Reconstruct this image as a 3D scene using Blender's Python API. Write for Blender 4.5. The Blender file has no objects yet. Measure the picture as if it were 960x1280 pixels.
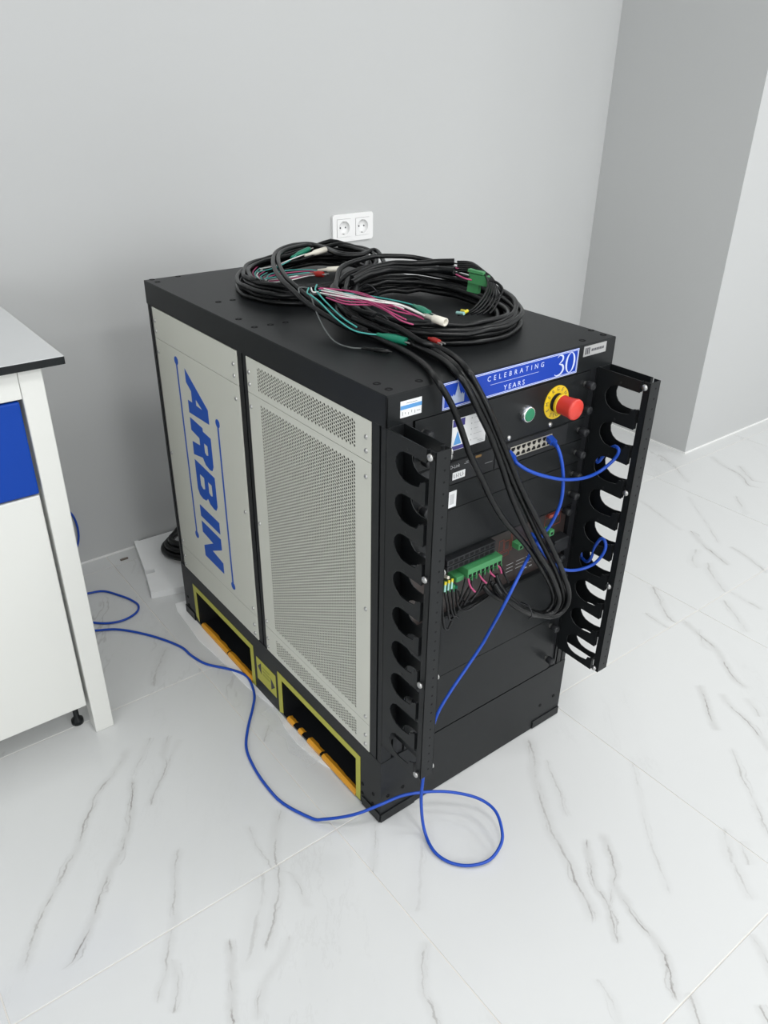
import bpy, bmesh, math, random
import numpy as np
from mathutils import Vector, Matrix

SC = bpy.context.scene
COL = SC.collection
random.seed(7)

# ------------------------------------------------------------------ camera
CAM = np.array([-0.6497, -0.8345, 1.2838])
CR = np.array([[0.7943, -0.6074, 0.0132], [0.2856, 0.3925, 0.8743], [0.5362, 0.6907, -0.4852]])
FPX = 988.695
cd = bpy.data.cameras.new('camera')
cd.sensor_fit = 'VERTICAL'; cd.sensor_height = 36.0; cd.lens = FPX / 1280 * 36.0
cd.clip_start = 0.01; cd.clip_end = 60
cam = bpy.data.objects.new('camera', cd); COL.objects.link(cam)
r_, u_, f_ = [Vector(v).normalized() for v in CR]
u_ = (u_ - r_ * u_.dot(r_)).normalized(); f_ = u_.cross(r_)
cam.matrix_world = Matrix(((r_.x, u_.x, -f_.x, CAM[0]), (r_.y, u_.y, -f_.y, CAM[1]), (r_.z, u_.z, -f_.z, CAM[2]), (0, 0, 0, 1)))
SC.camera = cam

# ------------------------------------------------------------------ world, lights, exposure
w = bpy.data.worlds.new('world'); SC.world = w; w.use_nodes = True
w.node_tree.nodes['Background'].inputs[0].default_value = (0.9, 0.95, 1, 1)
w.node_tree.nodes['Background'].inputs[1].default_value = 0.15
CEIL = 2.9
def area(name, loc, sx, sy, power, col=(1, 0.995, 0.985), rot=(0, 0, 0)):
    l = bpy.data.lights.new(name, 'AREA'); l.shape = 'RECTANGLE'; l.size = sx; l.size_y = sy
    l.energy = power; l.color = col
    o = bpy.data.objects.new(name, l); COL.objects.link(o); o.location = loc; o.rotation_euler = rot
    return o
LAMP = 17.5
for lx, ly in ((-2.1, -2.9), (-0.15, -2.9), (1.8, -2.9), (3.7, -2.9), (-0.15, -1.0), (1.8, -1.0), (3.7, -1.0)):
    area('ceiling_lamp', (lx, ly, CEIL - 0.03), 0.6, 0.6, LAMP)
# soft cool fill added from the front and left walls, no windows modelled
area('added_fill', (0.9, -4.33, 1.55), 3.4, 1.5, 62, (0.97, 0.99, 1.0), (math.radians(90), 0, 0))
area('added_fill', (-3.14, -1.7, 1.5), 1.8, 1.5, 30, (0.97, 0.99, 1.0), (math.radians(90), 0, math.radians(-90)))
SC.view_settings.view_transform = 'Standard'
SC.view_settings.look = 'None'
SC.view_settings.gamma = 1.0
SC.view_settings.use_curve_mapping = False
SC.view_settings.exposure = 0.03

# ------------------------------------------------------------------ helpers
def pix(px, py, axis, val):
    """a photograph pixel met with a world plane (axis 0/1/2 = val)"""
    d = np.array([(px - 480) / FPX, -(py - 640) / FPX, 1.0]) @ CR
    t = (val - CAM[axis]) / d[axis]
    p = CAM + t * d
    return Vector(p)
FX = lambda x, y, Y: pix(x, y, 1, Y)
FZ = lambda x, y, Z: pix(x, y, 2, Z)

class MB:
    """collects geometry for ONE mesh object"""
    def __init__(s): s.v = []; s.f = []; s.m = []; s.mats = []; s.sm = []
    def mi(s, mat):
        if mat is None: return 0
        if mat not in s.mats: s.mats.append(mat)
        return s.mats.index(mat)
    def add(s, vs, fs, mat=None, smooth=False):
        b = len(s.v); s.v.extend([tuple(p) for p in vs]); k = s.mi(mat)
        for f in fs:
            s.f.append(tuple(i + b for i in f)); s.m.append(k); s.sm.append(smooth)
        return s
    def box(s, x0, x1, y0, y1, z0, z1, bev=0.0, mat=None):
        if x0 > x1: x0, x1 = x1, x0
        if y0 > y1: y0, y1 = y1, y0
        if z0 > z1: z0, z1 = z1, z0
        bev = min(bev, (x1 - x0) * .45, (y1 - y0) * .45, (z1 - z0) * .45)
        if bev <= 0:
            vs = [(x, y, z) for z in (z0, z1) for y in (y0, y1) for x in (x0, x1)]
            return s.add(vs, [(0, 2, 3, 1), (4, 5, 7, 6), (0, 1, 5, 4), (2, 6, 7, 3), (0, 4, 6, 2), (1, 3, 7, 5)], mat)
        bm = bmesh.new(); bmesh.ops.create_cube(bm, size=1)
        for v in bm.verts:
            v.co = Vector(((x0 + x1) / 2 + v.co.x * (x1 - x0), (y0 + y1) / 2 + v.co.y * (y1 - y0), (z0 + z1) / 2 + v.co.z * (z1 - z0)))
        bmesh.ops.bevel(bm, geom=list(bm.edges), offset=bev, segments=2, profile=0.5, affect='EDGES')
        bm.verts.index_update()
        s.add([v.co[:] for v in bm.verts], [[v.index for v in f.verts] for f in bm.faces], mat)
        bm.free(); return s
    def cyl(s, p0, p1, r, n=16, r1=None, mat=None, smooth=True, caps=True):
        p0 = Vector(p0); p1 = Vector(p1); r1 = r if r1 is None else r1
        d = (p1 - p0).normalized(); a = d.orthogonal().normalized(); b = d.cross(a)
        vs = []
        for p, rr in ((p0, r), (p1, r1)):
            for i in range(n):
                t = 2 * math.pi * i / n; vs.append(p + a * (rr * math.cos(t)) + b * (rr * math.sin(t)))
        s.add(vs, [(i, (i + 1) % n, n + (i + 1) % n, n + i) for i in range(n)], mat, smooth)
        if caps:
            s.add(vs[:n], [tuple(range(n))[::-1]], mat); s.add(vs[n:], [tuple(range(n))], mat)
        return s
    def lathe(s, origin, axis, prof, n=24, mat=None):
        """prof: list of (distance along axis, radius)"""
        o = Vector(origin); d = Vector(axis).normalized(); a = d.orthogonal().normalized(); b = d.cross(a)
        vs = []
        for h, rr in prof:
            for i in range(n):
                t = 2 * math.pi * i / n; vs.append(o + d * h + a * (rr * math.cos(t)) + b * (rr * math.sin(t)))
        fs = [(k * n + i, k * n + (i + 1) % n, (k + 1) * n + (i + 1) % n, (k + 1) * n + i) for k in range(len(prof) - 1) for i in range(n)]
        return s.add(vs, fs, mat, True)
    def tube(s, pts, r, n=8, mat=None, sub=6, raw=False, caps=True):
        P = [Vector(p) for p in pts]
        if not raw: P = catmull(P, sub)
        rr = r if isinstance(r, (list, tuple)) else [r] * len(P)
        if len(rr) != len(P): rr = [rr[min(len(rr) - 1, int(i * len(rr) / len(P)))] for i in range(len(P))]
        T = []
        for i in range(len(P)):
            t = P[min(i + 1, len(P) - 1)] - P[max(i - 1, 0)]
            T.append(t.normalized() if t.length > 1e-9 else Vector((0, 0, 1)))
        a = T[0].orthogonal().normalized(); vs = []
        for i in range(len(P)):
            a = a - T[i] * a.dot(T[i])
            a = a.normalized() if a.length > 1e-9 else T[i].orthogonal().normalized()
            b = T[i].cross(a)
            for k in range(n):
                t = 2 * math.pi * k / n; vs.append(P[i] + a * (rr[i] * math.cos(t)) + b * (rr[i] * math.sin(t)))
        fs = [(i * n + k, i * n + (k + 1) % n, (i + 1) * n + (k + 1) % n, (i + 1) * n + k) for i in range(len(P) - 1) for k in range(n)]
        s.add(vs, fs, mat, True)
        if caps:
            s.add(vs[:n], [tuple(range(n))[::-1]], mat); s.add(vs[-n:], [tuple(range(n))], mat)
        return s
    def shape(s, splines, th, o, ea, eb, mat=None):
        """flat outline with holes (first spline outer), thickness th along ea x eb, lying on o + a*ea + b*eb"""
        c = bpy.data.curves.new('tmp', 'CURVE'); c.dimensions = '2D'; c.fill_mode = 'BOTH'; c.extrude = th / 2
        for sp in splines:
            q = c.splines.new('POLY'); q.points.add(len(sp) - 1); q.use_cyclic_u = True
            for p, (x, y) in zip(q.points, sp): p.co = (x, y, 0, 1)
        s._from_curve(c, th, o, ea, eb, mat); return s
    def text(s, body, size, th, o, ea, eb, mat=None, ax='CENTER', ay='CENTER', spacing=1.0, shear=0.0, sx=1.0, offset=0.0, fit=None):
        c = bpy.data.curves.new('tmp', 'FONT'); c.body = body; c.size = size; c.extrude = th / 2
        c.align_x = ax; c.align_y = ay; c.space_character = spacing; c.shear = shear; c.resolution_u = 3; c.offset = offset
        if fit:
            ob = bpy.data.objects.new('tmp', c); me = bpy.data.meshes.new_from_object(ob)
            xs = [v.co.x for v in me.vertices]; sx = fit / (max(xs) - min(xs))
            bpy.data.meshes.remove(me); bpy.data.objects.remove(ob)
        s._from_curve(c, th, o, Vector(ea) * sx, eb, mat); return s
    def _from_curve(s, c, th, o, ea, eb, mat):
        ob = bpy.data.objects.new('tmp', c)
        me = bpy.data.meshes.new_from_object(ob)
        o = Vector(o); ea = Vector(ea); eb = Vector(eb); nn = ea.cross(eb).normalized()
        s.add([o + ea * v.co.x + eb * v.co.y + nn * (v.co.z + th / 2) for v in me.vertices], [tuple(p.vertices) for p in me.polygons], mat)
        bpy.data.meshes.remove(me); bpy.data.objects.remove(ob); bpy.data.curves.remove(c)
    def mesh(s, name, mat=None):
        me = bpy.data.meshes.new(name); me.from_pydata(s.v, [], s.f)
        mats = s.mats or ([mat] if mat else [])
        for m in mats: me.materials.append(m)
        if len(mats) > 1: me.polygons.foreach_set('material_index', s.m)
        me.polygons.foreach_set('use_smooth', s.sm); me.update()
        return me
    def build(s, name, mat=None, parent=None, label=None):
        me = s.mesh(name, mat)
        bm = bmesh.new(); bm.from_mesh(me); bmesh.ops.recalc_face_normals(bm, faces=list(bm.faces)); bm.to_mesh(me); bm.free()
        return link(name, me, parent, label)

def link(name, me, parent=None, label=None):
    o = bpy.data.objects.new(name, me); COL.objects.link(o)
    if parent is not None:
        o.parent = parent
        if parent in ABS: o.location = -ABS[parent]      # part meshes are written in room coordinates
    if label: o['label'] = label
    return o
ABS = {}
def thing(name, label, cat, group=None, loc=(0, 0, 0), absolute=True):
    o = bpy.data.objects.new(name, None); COL.objects.link(o); o.location = loc; o.empty_display_size = 0.05
    if absolute: ABS[o] = Vector(loc)
    return tag(o, label, cat, group)
def tag(o, label, cat, group=None):
    o['label'] = label; o['category'] = cat
    if group: o['group'] = group
    return o
def struct(o): o['kind'] = 'structure'; return o
def catmull(P, sub):
    out = []
    for i in range(len(P) - 1):
        p0 = P[max(i - 1, 0)]; p1 = P[i]; p2 = P[i + 1]; p3 = P[min(i + 2, len(P) - 1)]
        for k in range(sub):
            t = k / sub; t2 = t * t; t3 = t2 * t
            out.append(0.5 * ((2 * p1) + (p2 - p0) * t + (2 * p0 - 5 * p1 + 4 * p2 - p3) * t2 + (3 * p1 - p0 - 3 * p2 + p3) * t3))
    out.append(P[-1].copy()); return out
def rrect(x0, x1, y0, y1, r, n=5):
    o = []
    for cx, cy, a0 in ((x1 - r, y1 - r, 0), (x0 + r, y1 - r, 90), (x0 + r, y0 + r, 180), (x1 - r, y0 + r, 270)):
        for k in range(n + 1):
            a = math.radians(a0 + 90 * k / n); o.append((cx + r * math.cos(a), cy + r * math.sin(a)))
    return o
def circ(cx, cy, r, n=24, ry=None):
    return [(cx + r * math.cos(2 * math.pi * i / n), cy + (ry or r) * math.sin(2 * math.pi * i / n)) for i in range(n)]
X_, Y_, Z_ = Vector((1, 0, 0)), Vector((0, 1, 0)), Vector((0, 0, 1))

# ------------------------------------------------------------------ materials
def mat(name, col, rough=0.5, metal=0.0, spec=0.5, bump=0.0, bscale=200, var=0.0, vscale=8, emit=None, trans=0.0, coat=0.0):
    m = bpy.data.materials.new(name); m.use_nodes = True; nt = m.node_tree; b = nt.nodes['Principled BSDF']
    b.inputs['Base Color'].default_value = (*col, 1); b.inputs['Roughness'].default_value = rough
    b.inputs['Metallic'].default_value = metal; b.inputs['Specular IOR Level'].default_value = spec
    if trans: b.inputs['Transmission Weight'].default_value = trans
    if coat: b.inputs['Coat Weight'].default_value = coat; b.inputs['Coat Roughness'].default_value = 0.1
    tc = nt.nodes.new('ShaderNodeTexCoord')
    if var > 0:
        n = nt.nodes.new('ShaderNodeTexNoise'); n.inputs['Scale'].default_value = vscale; n.inputs['Detail'].default_value = 4
        nt.links.new(tc.outputs['Object'], n.inputs['Vector'])
        mx = nt.nodes.new('ShaderNodeMix'); mx.data_type = 'RGBA'
        mx.inputs['A'].default_value = (*[c * (1 - var) for c in col], 1); mx.inputs['B'].default_value = (*[min(1, c * (1 + var)) for c in col], 1)
        nt.links.new(n.outputs['Fac'], mx.inputs['Factor']); nt.links.new(mx.outputs['Result'], b.inputs['Base Color'])
    if bump > 0:
        n2 = nt.nodes.new('ShaderNodeTexNoise'); n2.inputs['Scale'].default_value = bscale; n2.inputs['Detail'].default_value = 2
        nt.links.new(tc.outputs['Object'], n2.inputs['Vector'])
        bp = nt.nodes.new('ShaderNodeBump'); bp.inputs['Strength'].default_value = bump; bp.inputs['Distance'].default_value = 0.001
        nt.links.new(n2.outputs['Fac'], bp.inputs['Height']); nt.links.new(bp.outputs['Normal'], b.inputs['Normal'])
    return m
M = {}
M['wall'] = mat('wall_paint', (0.535, 0.543, 0.543), 0.55, bump=0.03, bscale=60, var=0.015, vscale=1.5)
M['ceiling'] = mat('ceiling_paint', (0.85, 0.85, 0.85), 0.8, var=0.01)
M['grout'] = mat('grout', (0.73, 0.70, 0.66), 0.8, var=0.1, vscale=30)
M['caulk'] = mat('caulk', (0.86, 0.86, 0.85), 0.6, var=0.03)
M['black'] = mat('black_powder_coat', (0.0092, 0.0105, 0.0115), 0.40, spec=0.24, bump=0.12, bscale=900, var=0.08, vscale=20)
M['black_flat'] = mat('black_anodised', (0.011, 0.012, 0.014), 0.5, spec=0.4, var=0.1)
M['dark'] = mat('dark_interior', (0.008, 0.008, 0.009), 0.8, spec=0.2, var=0.1)
M['beige'] = mat('beige_panel_paint', (0.63, 0.635, 0.565), 0.42, bump=0.05, bscale=700, var=0.015, vscale=5)
M['blue_logo'] = mat('blue_vinyl', (0.006, 0.080, 0.44), 0.45, spec=0.3, var=0.03)
M['steel'] = mat('zinc_steel', (0.50, 0.50, 0.49), 0.36, metal=1.0, var=0.06, vscale=60)
M['yellow'] = mat('yellow_tape', (0.48, 0.47, 0.055), 0.45, var=0.1, vscale=25)
M['orange'] = mat('orange_tape', (0.80, 0.36, 0.02), 0.45, var=0.12, vscale=40)
M['cable'] = mat('black_cable_jacket', (0.005, 0.0055, 0.006), 0.30, spec=0.30, bump=0.1, bscale=150, var=0.1)
M['blue_cable'] = mat('blue_cable_jacket', (0.010, 0.065, 0.42), 0.38, spec=0.4, var=0.05)
M['pink'] = mat('magenta_wire', (0.42, 0.055, 0.16), 0.4, var=0.08)
M['white_wire'] = mat('white_wire', (0.75, 0.74, 0.72), 0.4, var=0.05)
M['teal'] = mat('teal_wire', (0.06, 0.36, 0.33), 0.4, var=0.08)
M['grey_wire'] = mat('grey_wire', (0.10, 0.11, 0.11), 0.4, var=0.08)
M['cream'] = mat('cream_plug_plastic', (0.72, 0.69, 0.60), 0.4, var=0.04)
M['clip_green'] = mat('green_clip_vinyl', (0.01, 0.20, 0.12), 0.32, var=0.1)
M['clip_red'] = mat('red_clip_vinyl', (0.36, 0.02, 0.015), 0.35, var=0.1)
M['term_green'] = mat('green_terminal_plastic', (0.06, 0.27, 0.10), 0.45, var=0.06)
M['yellow_ferrule'] = mat('yellow_ferrule', (0.72, 0.62, 0.03), 0.4, var=0.06)
M['teal_ferrule'] = mat('pale_teal_ferrule', (0.33, 0.60, 0.56), 0.4, var=0.06)
M['red'] = mat('red_button_plastic', (0.62, 0.045, 0.03), 0.35, var=0.04)
M['estop_yellow'] = mat('yellow_legend_plate', (0.75, 0.52, 0.02), 0.4, var=0.04)
M['start_green'] = mat('green_button_lens', (0.01, 0.19, 0.085), 0.3, var=0.06)
M['chrome'] = mat('satin_chrome', (0.75, 0.76, 0.77), 0.25, metal=1.0, var=0.04)
M['ink'] = mat('dark_ink', (0.05, 0.05, 0.06), 0.6, var=0.05)
M['grey_ink'] = mat('grey_ink', (0.42, 0.43, 0.44), 0.6, var=0.05)
M['gold_ink'] = mat('gold_ink', (0.28, 0.16, 0.05), 0.6, var=0.1)
M['paper'] = mat('white_label_paper', (0.78, 0.79, 0.80), 0.5, var=0.02)
M['banner'] = mat('blue_banner_vinyl', (0.007, 0.045, 0.37), 0.4, spec=0.25, var=0.03)
M['banner_print'] = mat('pale_blue_print', (0.58, 0.64, 0.86), 0.4, var=0.03)
M['navy'] = mat('navy_print', (0.04, 0.035, 0.20), 0.5, var=0.05)
M['sky_print'] = mat('blue_print', (0.09, 0.30, 0.62), 0.5, var=0.1, vscale=80)
M['silver_label'] = mat('silver_label', (0.46, 0.46, 0.46), 0.35, metal=0.4, var=0.05)
M['port'] = mat('tin_port_shell', (0.60, 0.57, 0.50), 0.35, metal=0.6, var=0.08, vscale=80)
M['pcb'] = mat('dark_circuit_board', (0.035, 0.026, 0.024), 0.4, var=0.25, vscale=90)
M['red_trace'] = mat('red_board_print', (0.30, 0.06, 0.04), 0.5, var=0.1)
M['bench_white'] = mat('bench_white_enamel', (0.72, 0.725, 0.695), 0.3, var=0.01, vscale=4)
M['bench_top'] = mat('bench_white_laminate', (0.62, 0.635, 0.64), 0.25, var=0.01)
M['bench_edge'] = mat('bench_black_edge', (0.007, 0.009, 0.010), 0.4, spec=0.25, var=0.1)
M['drawer_blue'] = mat('drawer_blue_enamel', (0.0025, 0.048, 0.34), 0.4, spec=0.22, var=0.03)
M['patch_grey'] = mat('grey_bench_patch', (0.36, 0.37, 0.37), 0.6, var=0.04)
M['socket'] = mat('white_socket_plastic', (0.86, 0.86, 0.86), 0.25, var=0.01)
M['foam'] = mat('white_packing_foam', (0.88, 0.89, 0.89), 0.75, bump=0.25, bscale=120, var=0.03, vscale=14)
M['film'] = mat('clear_plastic_film', (0.85, 0.87, 0.87), 0.2, var=0.03)
M['film'].node_tree.nodes['Principled BSDF'].inputs['Alpha'].default_value = 0.22
M['chip'] = mat('brown_chip', (0.16, 0.13, 0.11), 0.8, var=0.2)

M['yellow_dark'] = mat('olive_print', (0.34, 0.34, 0.04), 0.5, var=0.1)
M['grey_blue'] = mat('grey_blue_print', (0.36, 0.42, 0.56), 0.45, var=0.15, vscale=200)
VANG = 55.0
MARBLE_PLAIN = {}
VEINS = [
 ([(-0.312,0.486),(-0.361,0.439),(-0.419,0.397),(-0.457,0.346),(-0.48,0.311),(-0.521,0.267),(-0.56,0.225),(-0.6,0.18),(-0.63,0.133),(-0.648,0.113)], 2.2, 0.60),
 ([(-0.341,0.403),(-0.365,0.344),(-0.387,0.299),(-0.42,0.25),(-0.454,0.216),(-0.486,0.179),(-0.519,0.137),(-0.548,0.105),(-0.567,0.086),(-0.594,0.085)], 2.2, 0.75),
 ([(-0.234,0.465),(-0.262,0.427),(-0.273,0.387),(-0.322,0.336),(-0.342,0.308)], 2.0, 0.50),
 ([(-0.218,0.438),(-0.249,0.41),(-0.273,0.387)], 2.0, 0.30),
 ([(-0.268,0.483),(-0.311,0.435),(-0.341,0.403)], 2.0, 0.30),
 ([(-0.339,0.184),(-0.362,0.147),(-0.387,0.095),(-0.41,0.046),(-0.439,0.006),(-0.454,-0.025),(-0.476,-0.048),(-0.486,-0.064)], 2.2, 0.50),
 ([(-0.438,-0.012),(-0.448,-0.054),(-0.471,-0.09)], 2.0, 0.50),
 ([(-0.209,0.149),(-0.217,0.103),(-0.217,0.059),(-0.216,0.032),(-0.2,0.015),(-0.199,-0.017),(-0.209,-0.067)], 2.0, 0.35),
 ([(-0.134,0.146),(-0.168,0.112),(-0.199,0.068),(-0.215,0.026),(-0.232,-0.002),(-0.275,-0.055),(-0.311,-0.09)], 2.6, 0.50),
 ([(-0.238,0.044),(-0.262,0.002),(-0.297,-0.039),(-0.336,-0.08),(-0.359,-0.096)], 5.0, 0.25),
 ([(-0.346,-0.037),(-0.367,-0.082),(-0.385,-0.117),(-0.407,-0.161)], 2.0, 0.80),
 ([(-0.259,-0.094),(-0.297,-0.118),(-0.326,-0.129),(-0.352,-0.149),(-0.375,-0.177)], 2.0, 0.45),
 ([(-0.007,0.004),(-0.054,-0.052),(-0.076,-0.078)], 2.0, 0.40),
 ([(0.405,-0.01),(0.378,-0.05),(0.331,-0.098),(0.297,-0.151),(0.259,-0.207),(0.243,-0.247),(0.228,-0.285),(0.202,-0.327),(0.188,-0.365),(0.168,-0.388)], 2.8, 0.60),
 ([(0.384,-0.083),(0.356,-0.13),(0.335,-0.166),(0.306,-0.207)], 2.0, 0.35),
 ([(0.295,-0.267),(0.265,-0.301),(0.231,-0.339),(0.223,-0.372),(0.201,-0.403),(0.174,-0.437)], 2.0, 0.80),
 ([(0.33,-0.272),(0.309,-0.313),(0.282,-0.346),(0.261,-0.361),(0.249,-0.392),(0.234,-0.437),(0.228,-0.478),(0.212,-0.509),(0.189,-0.533),(0.172,-0.556)], 2.2, 0.75),
 ([(0.261,-0.361),(0.214,-0.385)], 2.0, 0.50),
 ([(0.533,-0.193),(0.48,-0.249),(0.431,-0.3),(0.393,-0.342),(0.356,-0.391),(0.322,-0.437)], 2.0, 0.25),
 ([(0.533,-0.412),(0.497,-0.443),(0.46,-0.49),(0.433,-0.53)], 3.0, 0.35),
 ([(0.531,-0.451),(0.496,-0.485)], 3.0, 0.30),
 ([(0.37,-0.563),(0.361,-0.587),(0.346,-0.61),(0.331,-0.632)], 2.2, 0.60),
 ([(0.199,-0.56),(0.177,-0.586),(0.163,-0.605)], 2.4, 0.50),
 ([(0.271,-0.638),(0.259,-0.659),(0.241,-0.678)], 2.4, 0.60),
 ([(0.739,-0.303),(0.69,-0.352),(0.651,-0.402),(0.605,-0.454),(0.582,-0.484)], 2.0, 0.40),
 ([(0.098,-0.457),(0.081,-0.506),(0.071,-0.521)], 2.0, 0.30),
 ([(0.053,-0.065),(-0.011,-0.136),(-0.062,-0.187)], 4.0, 0.20),
 ([(-0.082,-0.237),(-0.126,-0.28),(-0.14,-0.301),(-0.147,-0.334),(-0.162,-0.36)], 2.4, 0.45),
 ([(1.54,0.538),(1.512,0.452),(1.486,0.371),(1.476,0.324)], 2.2, 0.40),
 ([(1.497,0.309),(1.451,0.23),(1.428,0.169),(1.407,0.119)], 2.6, 0.70),
 ([(1.413,0.228),(1.335,0.19),(1.321,0.164)], 4.0, 0.30),
 ([(1.368,0.166),(1.309,0.102),(1.272,0.044)], 4.0, 0.40),
 ([(1.23,0.027),(1.191,-0.038),(1.149,-0.095)], 3.0, 0.40),
 ([(1.512,0.175),(1.502,0.124),(1.486,0.079),(1.463,0.024)], 2.6, 0.50),
 ([(1.127,0.184),(1.076,0.124),(1.033,0.064),(1.035,0.04)], 3.0, 0.50),
 ([(1.057,0.038),(1.035,-0.025),(1.02,-0.082),(0.984,-0.134),(0.954,-0.175),(0.941,-0.218)], 2.4, 0.75),
 ([(1.056,-0.012),(1.007,-0.059),(1.01,-0.096)], 2.0, 0.40),
 ([(0.862,-0.142),(0.823,-0.183),(0.791,-0.214),(0.76,-0.254)], 2.4, 0.80),
 ([(0.876,-0.188),(0.852,-0.237),(0.845,-0.275),(0.825,-0.313),(0.798,-0.362)], 2.2, 0.60),
 ([(0.91,-0.236),(0.881,-0.286)], 2.4, 0.40),
 ([(2.068,0.602),(2.03,0.527),(2.003,0.434),(1.956,0.374),(1.976,0.334)], 3.0, 0.55),
 ([(2.079,0.49),(2.005,0.392),(2.032,0.346)], 3.0, 0.50),
 ([(1.913,0.729),(1.882,0.647),(1.794,0.518)], 3.0, 0.40),
 ([(1.841,0.356),(1.746,0.26)], 3.0, 0.30),
 ([(1.0,0.118),(0.995,0.062),(1.0,0.036)], 2.4, 0.45),
 ([(1.284,0.035),(1.279,-0.017),(1.28,-0.065)], 3.0, 0.35),
 ([(-0.107,0.756),(-0.146,0.713),(-0.173,0.672),(-0.193,0.636)], 3.0, 0.40),
 ([(-0.042,0.361),(-0.054,0.346),(-0.072,0.326)], 2.0, 0.40),
 ([(1.702,0.457),(1.595,0.324),(1.499,0.204)], 2.0, 0.30),
]
# ------------------------------------------------------------------ marble tiles
def lk(nt, a, b): nt.links.new(a, b)
def marble(name, veins, seed):
    m = bpy.data.materials.new(name); m.use_nodes = True; nt = m.node_tree; N = nt.nodes.new
    b = nt.nodes['Principled BSDF']
    def math_(op, a, bb=None, clamp=False):
        n = N('ShaderNodeMath'); n.operation = op; n.use_clamp = clamp
        for i, v in enumerate((a, bb)):
            if v is None: continue
            if isinstance(v, (int, float)): n.inputs[i].default_value = v
            else: lk(nt, v, n.inputs[i])
        return n.outputs[0]
    def maprange(v, a0, a1, b0, b1, smooth=True, clamp=True):
        n = N('ShaderNodeMapRange'); n.interpolation_type = 'SMOOTHSTEP' if smooth else 'LINEAR'
        n.clamp = clamp
        lk(nt, v, n.inputs[0])
        for i, x in enumerate((a0, a1, b0, b1)): n.inputs[i + 1].default_value = x
        return n.outputs[0]
    def noise(vec, scale, detail=3, rough=0.55):
        n = N('ShaderNodeTexNoise'); n.inputs['Scale'].default_value = scale; n.inputs['Detail'].default_value = detail
        n.inputs['Roughness'].default_value = rough; lk(nt, vec, n.inputs['Vector']); return n
    geo = N('ShaderNodeNewGeometry')
    rot = N('ShaderNodeVectorRotate'); rot.rotation_type = 'Z_AXIS'; rot.inputs['Angle'].default_value = -math.radians(VANG)
    lk(nt, geo.outputs['Position'], rot.inputs['Vector'])
    off = N('ShaderNodeVectorMath'); off.operation = 'ADD'; off.inputs[1].default_value = (seed * 3.7, seed * 1.9, seed)
    lk(nt, rot.outputs[0], off.inputs[0])
    n1 = noise(off.outputs[0], 26, 6, 0.7)
    sep = N('ShaderNodeSeparateXYZ'); lk(nt, rot.outputs[0], sep.inputs[0])
    wob = math_('MULTIPLY', math_('SUBTRACT', n1.outputs['Fac'], 0.5), 0.022)
    t = math_('ADD', sep.outputs['Y'], wob); s = sep.outputs['X']
    # break-up along the veins, and soft grey clouds stretched along them
    st = N('ShaderNodeMapping'); st.inputs['Scale'].default_value = (0.35, 1.0, 1.0); lk(nt, off.outputs[0], st.inputs['Vector'])
    n2 = noise(st.outputs[0], 38, 3, 0.6); brk = maprange(n2.outputs['Fac'], 0.36, 0.62, 0.15, 1.0)
    n3 = noise(st.outputs[0], 3.2, 4, 0.6); cloud = maprange(n3.outputs['Fac'], 0.5, 0.8, 0.0, 1.0)
    n6 = noise(off.outputs[0], 7, 3, 0.6); echo = math_('MULTIPLY', math_('SUBTRACT', n6.outputs['Fac'], 0.5), 0.07)
    total = None
    for pts, wd, strength in veins:
        ca, sa = math.cos(math.radians(VANG)), math.sin(math.radians(VANG))
        q = sorted([(x * ca + y * sa, -x * sa + y * ca) for x, y in pts])
        s0, s1 = q[0][0] - 0.004, q[-1][0] + 0.004; tc = sum(a[1] for a in q) / len(q)
        u = maprange(s, s0, s1, 0, 1, smooth=False, clamp=True)
        fc = N('ShaderNodeFloatCurve'); cv = fc.mapping.curves[0]
        fc.mapping.clip_min_y = 0; fc.mapping.clip_max_y = 1
        P = [((a - s0) / (s1 - s0), (bb - tc) / 0.6 + 0.5) for a, bb in q]
        clean = []
        for p in P:
            if not clean or p[0] - clean[-1][0] > 0.015: clean.append(p)
        clean[0] = (0.0, clean[0][1]); clean[-1] = (1.0, clean[-1][1])
        while len(cv.points) < len(clean): cv.points.new(0.5, 0.5)
        for p, c in zip(cv.points, clean): p.location = c; p.handle_type = 'AUTO_CLAMPED'
        fc.mapping.update(); fc.inputs['Factor'].default_value = 1; lk(nt, u, fc.inputs['Value'])
        path = math_('ADD', math_('MULTIPLY', math_('SUBTRACT', fc.outputs[0], 0.5), 0.6), tc)
        d = math_('ABSOLUTE', math_('SUBTRACT', t, path))
        core = maprange(d, wd * 0.0003, wd * 0.0012, strength, 0.0)
        halo = maprange(d, 0.0, wd * 0.0075, strength * 0.22, 0.0)
        ends = maprange(math_('MULTIPLY', math_('SUBTRACT', 1.0, u), u), 0.0, 0.06, 0, 1)
        d2 = math_('ABSOLUTE', math_('SUBTRACT', math_('ADD', t, echo), path))      # fainter branch that leaves and rejoins
        core2 = math_('MULTIPLY', maprange(d2, wd * 0.0002, wd * 0.0011, strength * 0.45, 0.0), brk)
        v = math_('MULTIPLY', math_('MAXIMUM', math_('MAXIMUM', math_('MULTIPLY', core, brk), core2), halo), ends)
        total = v if total is None else math_('MAXIMUM', total, v)
    if total is None or len(veins) < 2:
        # tiles out of the picture: veins of the same kind, from stretched noise
        n4 = noise(st.outputs[0], 4.0, 5, 0.65)
        g = maprange(math_('ABSOLUTE', math_('SUBTRACT', n4.outputs['Fac'], 0.5)), 0.0, 0.012, 0.3, 0.0)
        g = math_('MULTIPLY', g, maprange(n3.outputs['Fac'], 0.52, 0.62, 0, 1))
        total = g if total is None else math_('MAXIMUM', total, g)
    n5 = noise(st.outputs[0], 9.0, 6, 0.7)
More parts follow.
